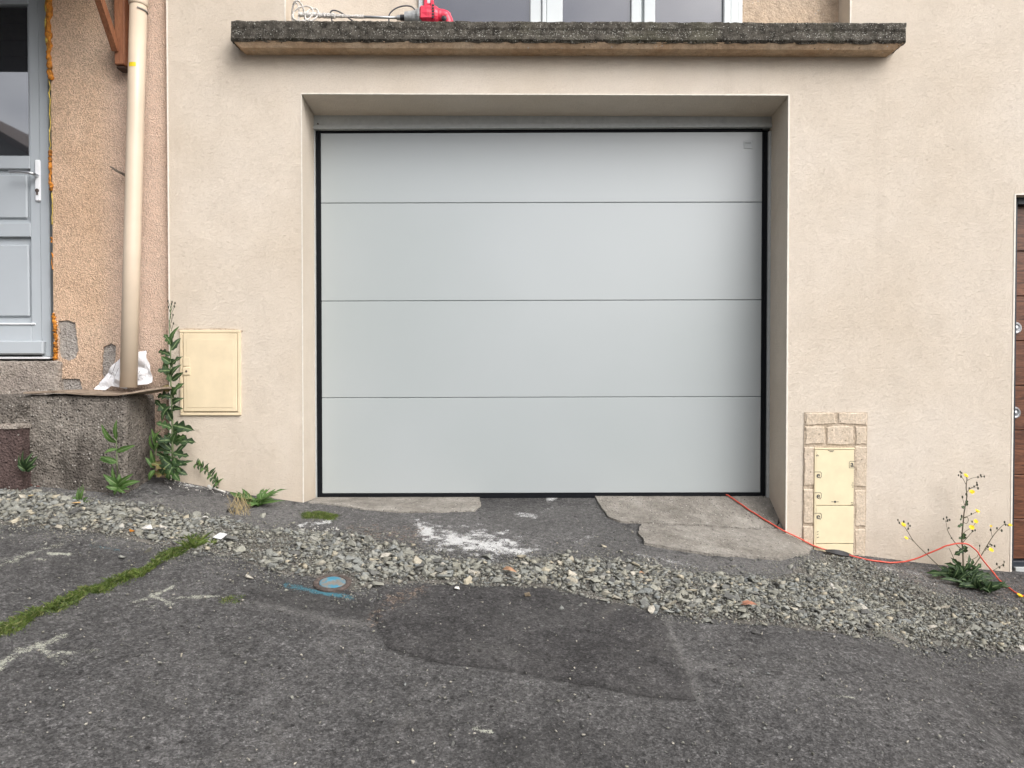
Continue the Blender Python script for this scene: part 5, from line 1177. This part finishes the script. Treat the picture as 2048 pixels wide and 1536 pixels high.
# basal rosette
for i in range(58):
    t_ = random.random(); a_ = 1860+t_*165; base = GP(a_*.55+1930*.45, 1150+(a_-1860)*.20+random.uniform(-4, 6), .01)
    an = random.uniform(-2.6, .6) if i % 3 else random.uniform(.3, 2.6); L = random.uniform(.07, .15)
    tip = base+np.array([L*math.cos(an)*1.0, -abs(math.sin(an))*L*.30, .012+abs(math.sin(an*1.3))*.05]); tip[2] = max(tip[2]-.05*(tip[0]-base[0])*1.5, float(G(tip[0], tip[1]))+.006)
    leaf(fw, base, tip, random.uniform(.020, .036), M['leaf_dark'], 3 if i % 2 else 0, seed=300+i, facing=(0, -.6, .8))
for i, (a_, b_, c2, d2, w_) in enumerate(((1925,1140,1905,1118,16),(1925,1142,1895,1128,18),(1930,1140,1948,1120,18),(1935,1145,1965,1128,16),(1920,1150,1880,1132,18),(1915,1150,1858,1141,20),(1940,1150,1985,1150,18),(1928,1150,1915,1122,14),(1935,1150,1955,1135,16),(1920,1145,1945,1112,14))):
    leaf(fw, PX(a_, b_, 3.52), PX(c2, d2, 3.50), px2m(w_, 3.5), M['leaf_dark'], 3, seed=400+i)

# strip of moss and grass in the crack
def blades(name, centers, n, spread, h, mat, parent=None, wid=.0016, seed=0):
    Vs = []; T_ = []
    C = np.array(centers); k_ = rng.integers(0, len(C), n); c_ = C[k_, :3]; w_ = C[k_, 3]*spread
    off = rng.normal(size=(n, 2))*.45*w_[:, None]; x = c_[:, 0]+off[:, 0]*1.0; y = c_[:, 1]+off[:, 1]
    z = G(x, y); hh = h*(.2+1.1*rng.random(n)**1.6)*np.exp(-(off**2).sum(1)/(w_**2+1e-9)*.8); an = rng.uniform(0, 2*PI, n); le = rng.normal(size=(n, 2))*.65*hh[:, None]
    dx, dy = np.cos(an)*wid, np.sin(an)*wid
    A_ = np.stack([np.column_stack([x-dx, y-dy, z-.001]), np.column_stack([x+dx, y+dy, z-.001]), np.column_stack([x+le[:, 0]*.5+dx*.8, y+le[:, 1]*.5+dy*.8, z+hh*.65]), np.column_stack([x+le[:, 0]*1.1, y+le[:, 1]*1.1, z+hh])], 1).reshape(-1, 3)
    i0 = np.arange(n)*4; Fc = np.vstack([np.column_stack([i0, i0+1, i0+2]), np.column_stack([i0, i0+2, i0+3])])
    return mk(name, A_, Fc, mat, parent, attrs={'u': np.repeat(rng.random(n), 4)}, kind='stuff')
cs = []
for i in range(len(grass_line)-1):
    for t_ in np.linspace(0, 1, 26, endpoint=False):
        a_, b_ = np.array(grass_line[i]), np.array(grass_line[i+1]); p_ = a_+(b_-a_)*t_; p_ = p_+np.array([0, 4*math.sin(p_[0]*.07)+random.uniform(-5, 5)]); q_ = GP(*p_); pinch = .45 if 296 < p_[0] < 312 else 1; w_ = (.017 if p_[0] < 280 else .013)*pinch*(1+.45*math.sin(p_[0]*.06)+.35*math.sin(p_[0]*.19)); cs += [(*q_, w_)] if float(vn(p_[0]*.055, 3.3, 0, 9)) > -.42 else []
tag(blades('grass_strip', cs, 15000, 1.35, .017, M['grass'], wid=.0013), 'narrow strip of moss and short grass in the asphalt crack at the left', 'grass')
cs = [(*GP(random.uniform(608, 672), random.uniform(1026, 1038)), random.uniform(.008, .03)) for i in range(22)]
tag(blades('moss_patch', cs, 9000, 1.3, .009, M['grass'], wid=.001), 'small flat patch of green moss near the left end of the garage threshold', 'moss')
cs = [(*GP(random.uniform(375, 425), random.uniform(1082, 1098)), .014) for i in range(12)]
tag(blades('grass_tuft', cs, 900, 1.0, .035, M['grass']), 'sparse green tuft in the gravel beyond the end of the grass strip', 'grass')
cs = [(*GP(random.uniform(445, 485), random.uniform(1194, 1204)), .022) for i in range(8)]
tag(blades('moss_patch', cs, 420, 1.0, .006, M['grass']), 'faint brownish moss on the asphalt crack below the gravel', 'moss')

# ------------------------------------------------------------------ litter
def lump(name, pix, s, mat, label, cat, off=.0, sc=(1, 1, 1), proto=0, group=None):
    p_ = GP(*pix); V_, F_ = protos[proto]; V2 = V_*s*np.array(sc)+p_+np.array([0, 0, s*sc[2]*.30+off]); return tag(mk(name, V2, F_.tolist(), mat), label, cat, group)
lump('stone', (1055, 1196), .032, M['chip_brown'], 'single brown stone lying alone on the dark asphalt patch', 'stone', .005, proto=2)
lump('stone', (913, 1184), .026, M['chip_white'], 'single pale grey stone near the top left of the dark patch', 'stone', .005, proto=4)
lump('stone', (1512, 1268), .030, M['stones'], 'dark grey stone lying on the street below the gravel at right', 'stone', .0, proto=5)
lump('stone', (318, 1330-0), .022, M['stones'], 'grey stone on the bare asphalt right of the chalk arrow', 'stone', proto=7)
lump('stone', (1046, 1097), .022, M['chip_brown'], 'small tan pebble beside the gravel, below the garage middle', 'stone', .01, proto=8) if False else None
lump('foam_scrap', (262, 1067), .030, M['foam'], 'small orange foam scrap at the lower edge of the left gravel', 'foam scrap', .004, proto=3)
lump('foam_scrap', (152, 1016), .034, m_plain('pale_orange', (.58, .36, .14), .8), 'pale orange foam scrap lying on the left gravel', 'foam scrap', .02, (1.2, 1, .4), 6)
lump('foam_scrap', (62, 1002), .026, m_plain('dull_yellow', (.52, .40, .20), .8), 'dull yellow foam scrap near the left picture edge', 'foam scrap', .02, (1, 1, .6), 9)
lump('white_rubble', (296, 1066), .045, M['chip_white'], 'lump of white plaster debris on the left gravel', 'rubble', .012, (1, 1, .9), 10)
lump('white_rubble', (410, 1048), .034, M['chip_white'], 'pale angular stone on top of the gravel under the leafy clump', 'stone', .02, (1, .9, .8), 11)
pkt = GP(440, 1074, .022); b = MB(); b.add([pkt+np.array(q_) for q_ in ((-.022, -.016, .004), (.012, -.022, -.002), (.024, .014, .010), (-.008, .020, .014), (-.022, -.016, .001), (.012, -.022, -.005), (.024, .014, .007), (-.008, .020, .011))], [(0,1,2,3), (7,6,5,4), (0,4,5,1), (1,5,6,2), (2,6,7,3), (3,7,4,0)])
tag(b.build('paper_scrap', M['paper']), 'small flat white scrap lying on the gravel near the grass strip', 'paper scrap')
def flat_leaf(pix, tipd, w_, mat, label, off=.02, seed=0):
    p_ = GP(*pix, off); V_, Fc, A_ = leaf_geo(p_, p_+np.array(tipd), w_, 0, droop=.25, facing=(0, -.4, .9), seed=seed); return tag(mk('fallen_leaf', V_, Fc, mat, attrs={'u': A_}), label, 'leaf')
flat_leaf((1006, 1138), (.052, -.035, .004), .022, M['leaf_dry'], 'dry tan leaf lying on the gravel below the middle of the garage', .022, 1)
flat_leaf((1480, 1207), (.055, -.025, .008), .036, m_plain('rust_leaf', (.34, .15, .09), .8, var=.3), 'crumpled rust-orange leaf on the gravel at the right', .024, 2)
flat_leaf((1278, 1146), (.022, .0, .003), .010, M['leaf_dry'], 'tiny orange leaf at the upper edge of the gravel', .02, 3)
ff = tag(flower(GP(2040, 1191, .012), .014, (0, -.3, .9), None, 77), 'fallen yellow flower lying beside the red cable end', 'flower'); ff.name = 'fallen_flower'
# white mortar crumbs along the foot of the wall
cr_ = []; cz = []
for i in range(130):
    a_ = random.choice((random.uniform(325, 470), random.uniform(1270, 1420), random.uniform(1600, 1870), random.uniform(600, 680))); yb = np.interp(a_, (325, 470, 600, 680, 1270, 1420, 1600, 1870), (958, 982, 1045, 1050, 1112, 1140, 1098, 1160))
    p_ = GP(a_, yb+random.uniform(-3, 12)+abs(random.gauss(0, 5)), .004); cr_.append(p_); cz.append(random.uniform(.004, .013))
crm = mass('mortar_crumbs', cr_, cz, small_protos, M['chip_white'], road, kind='stuff')
bone = GP(420, 975, .008); b = MB(); b.tube([GP(417, 972, .012), GP(432, 978, .010), GP(450, 984, .010)], [.005, .0035, .0045], 7); b.ball(GP(418, 973, .014), .010, 7, 5); b.ball(GP(421, 977, .012), .008, 7, 5)
tag(b.build('mortar_splinter', M['chip_white']), 'long white mortar splinter on the pavement below the cream cabinet', 'debris')
# rust-red dry plant litter beneath the step
b = MB()
for i in range(120): p_ = GP(random.uniform(2, 95), 966+random.gauss(0, 2.5), .006); b.tube([p_, p_+np.array([random.uniform(-.02, .02), random.uniform(-.01, .01), random.uniform(0, .006)])], .0014, 3)
tag(b.build('dry_litter', m_plain('red_brown_litter', (.20, .055, .035), .8, var=.3)), 'reddish brown dry plant litter on the pavement below the red step', 'plant litter', kind='stuff')

# ------------------------------------------------------------------ the other side of the street (one house mirrored in the door glass, two added)
def far_house(x0, x1, y1, ze, zr2, mat, label):
    h = thing('facing_house', label, 'house', ((x0+x1)/2, y1, 0)); zb_ = -1.5; xm = (x0+x1)/2; y0 = y1-7
    MB().prism([(x0, zb_), (x1, zb_), (x1, ze), (xm, zr2), (x0, ze)], y0, y1).build('wall', mat, h)
    for s_ in (-1, 1):
        xe = xm+s_*(xm-x0+.35); z_e = ze-.28; MB().prism([(xm, zr2+.02), (xe, z_e), (xe, z_e+.14), (xm, zr2+.18)], y0-.2, y1+.35).build('roof', M['iron'], h)
    for wx in (x0+1.4, x1-2.4):
        for wz in (.9, 3.2):
            wo = MB().box(wx, wx+1.0, y1-.02, y1+.03, wz, wz+1.3, .01).build('window', M['winframe'], h)
            MB().box(wx+.08, wx+.92, y1+.031, y1+.04, wz+.08, wz+1.22).build('pane', M['glass'], wo)
far_house(-17, -8.6, -8.5, 5.1, 7.45, m_plain('grey_render', (.20, .19, .18), .9), 'grey gabled house across the street, mirrored in the front door glass')
far_house(-7.6, -1.6, -9.5, 4.8, 7.0, m_plain('ochre_render', (.26, .22, .17), .9), 'unseen small ochre house added across the street to bound the garage door reflection')  # unseen, added to narrow the bright sky gap reflected on the garage door
far_house(6.0, 14, -9.5, 2.9, 4.9, m_plain('dull_render', (.30, .27, .23), .9), 'unseen tan gabled house added across the street to the right for the garage door reflection')  # unseen too, added to close that reflected gap on the right

scene.render.resolution_x = 1024; scene.render.resolution_y = 768
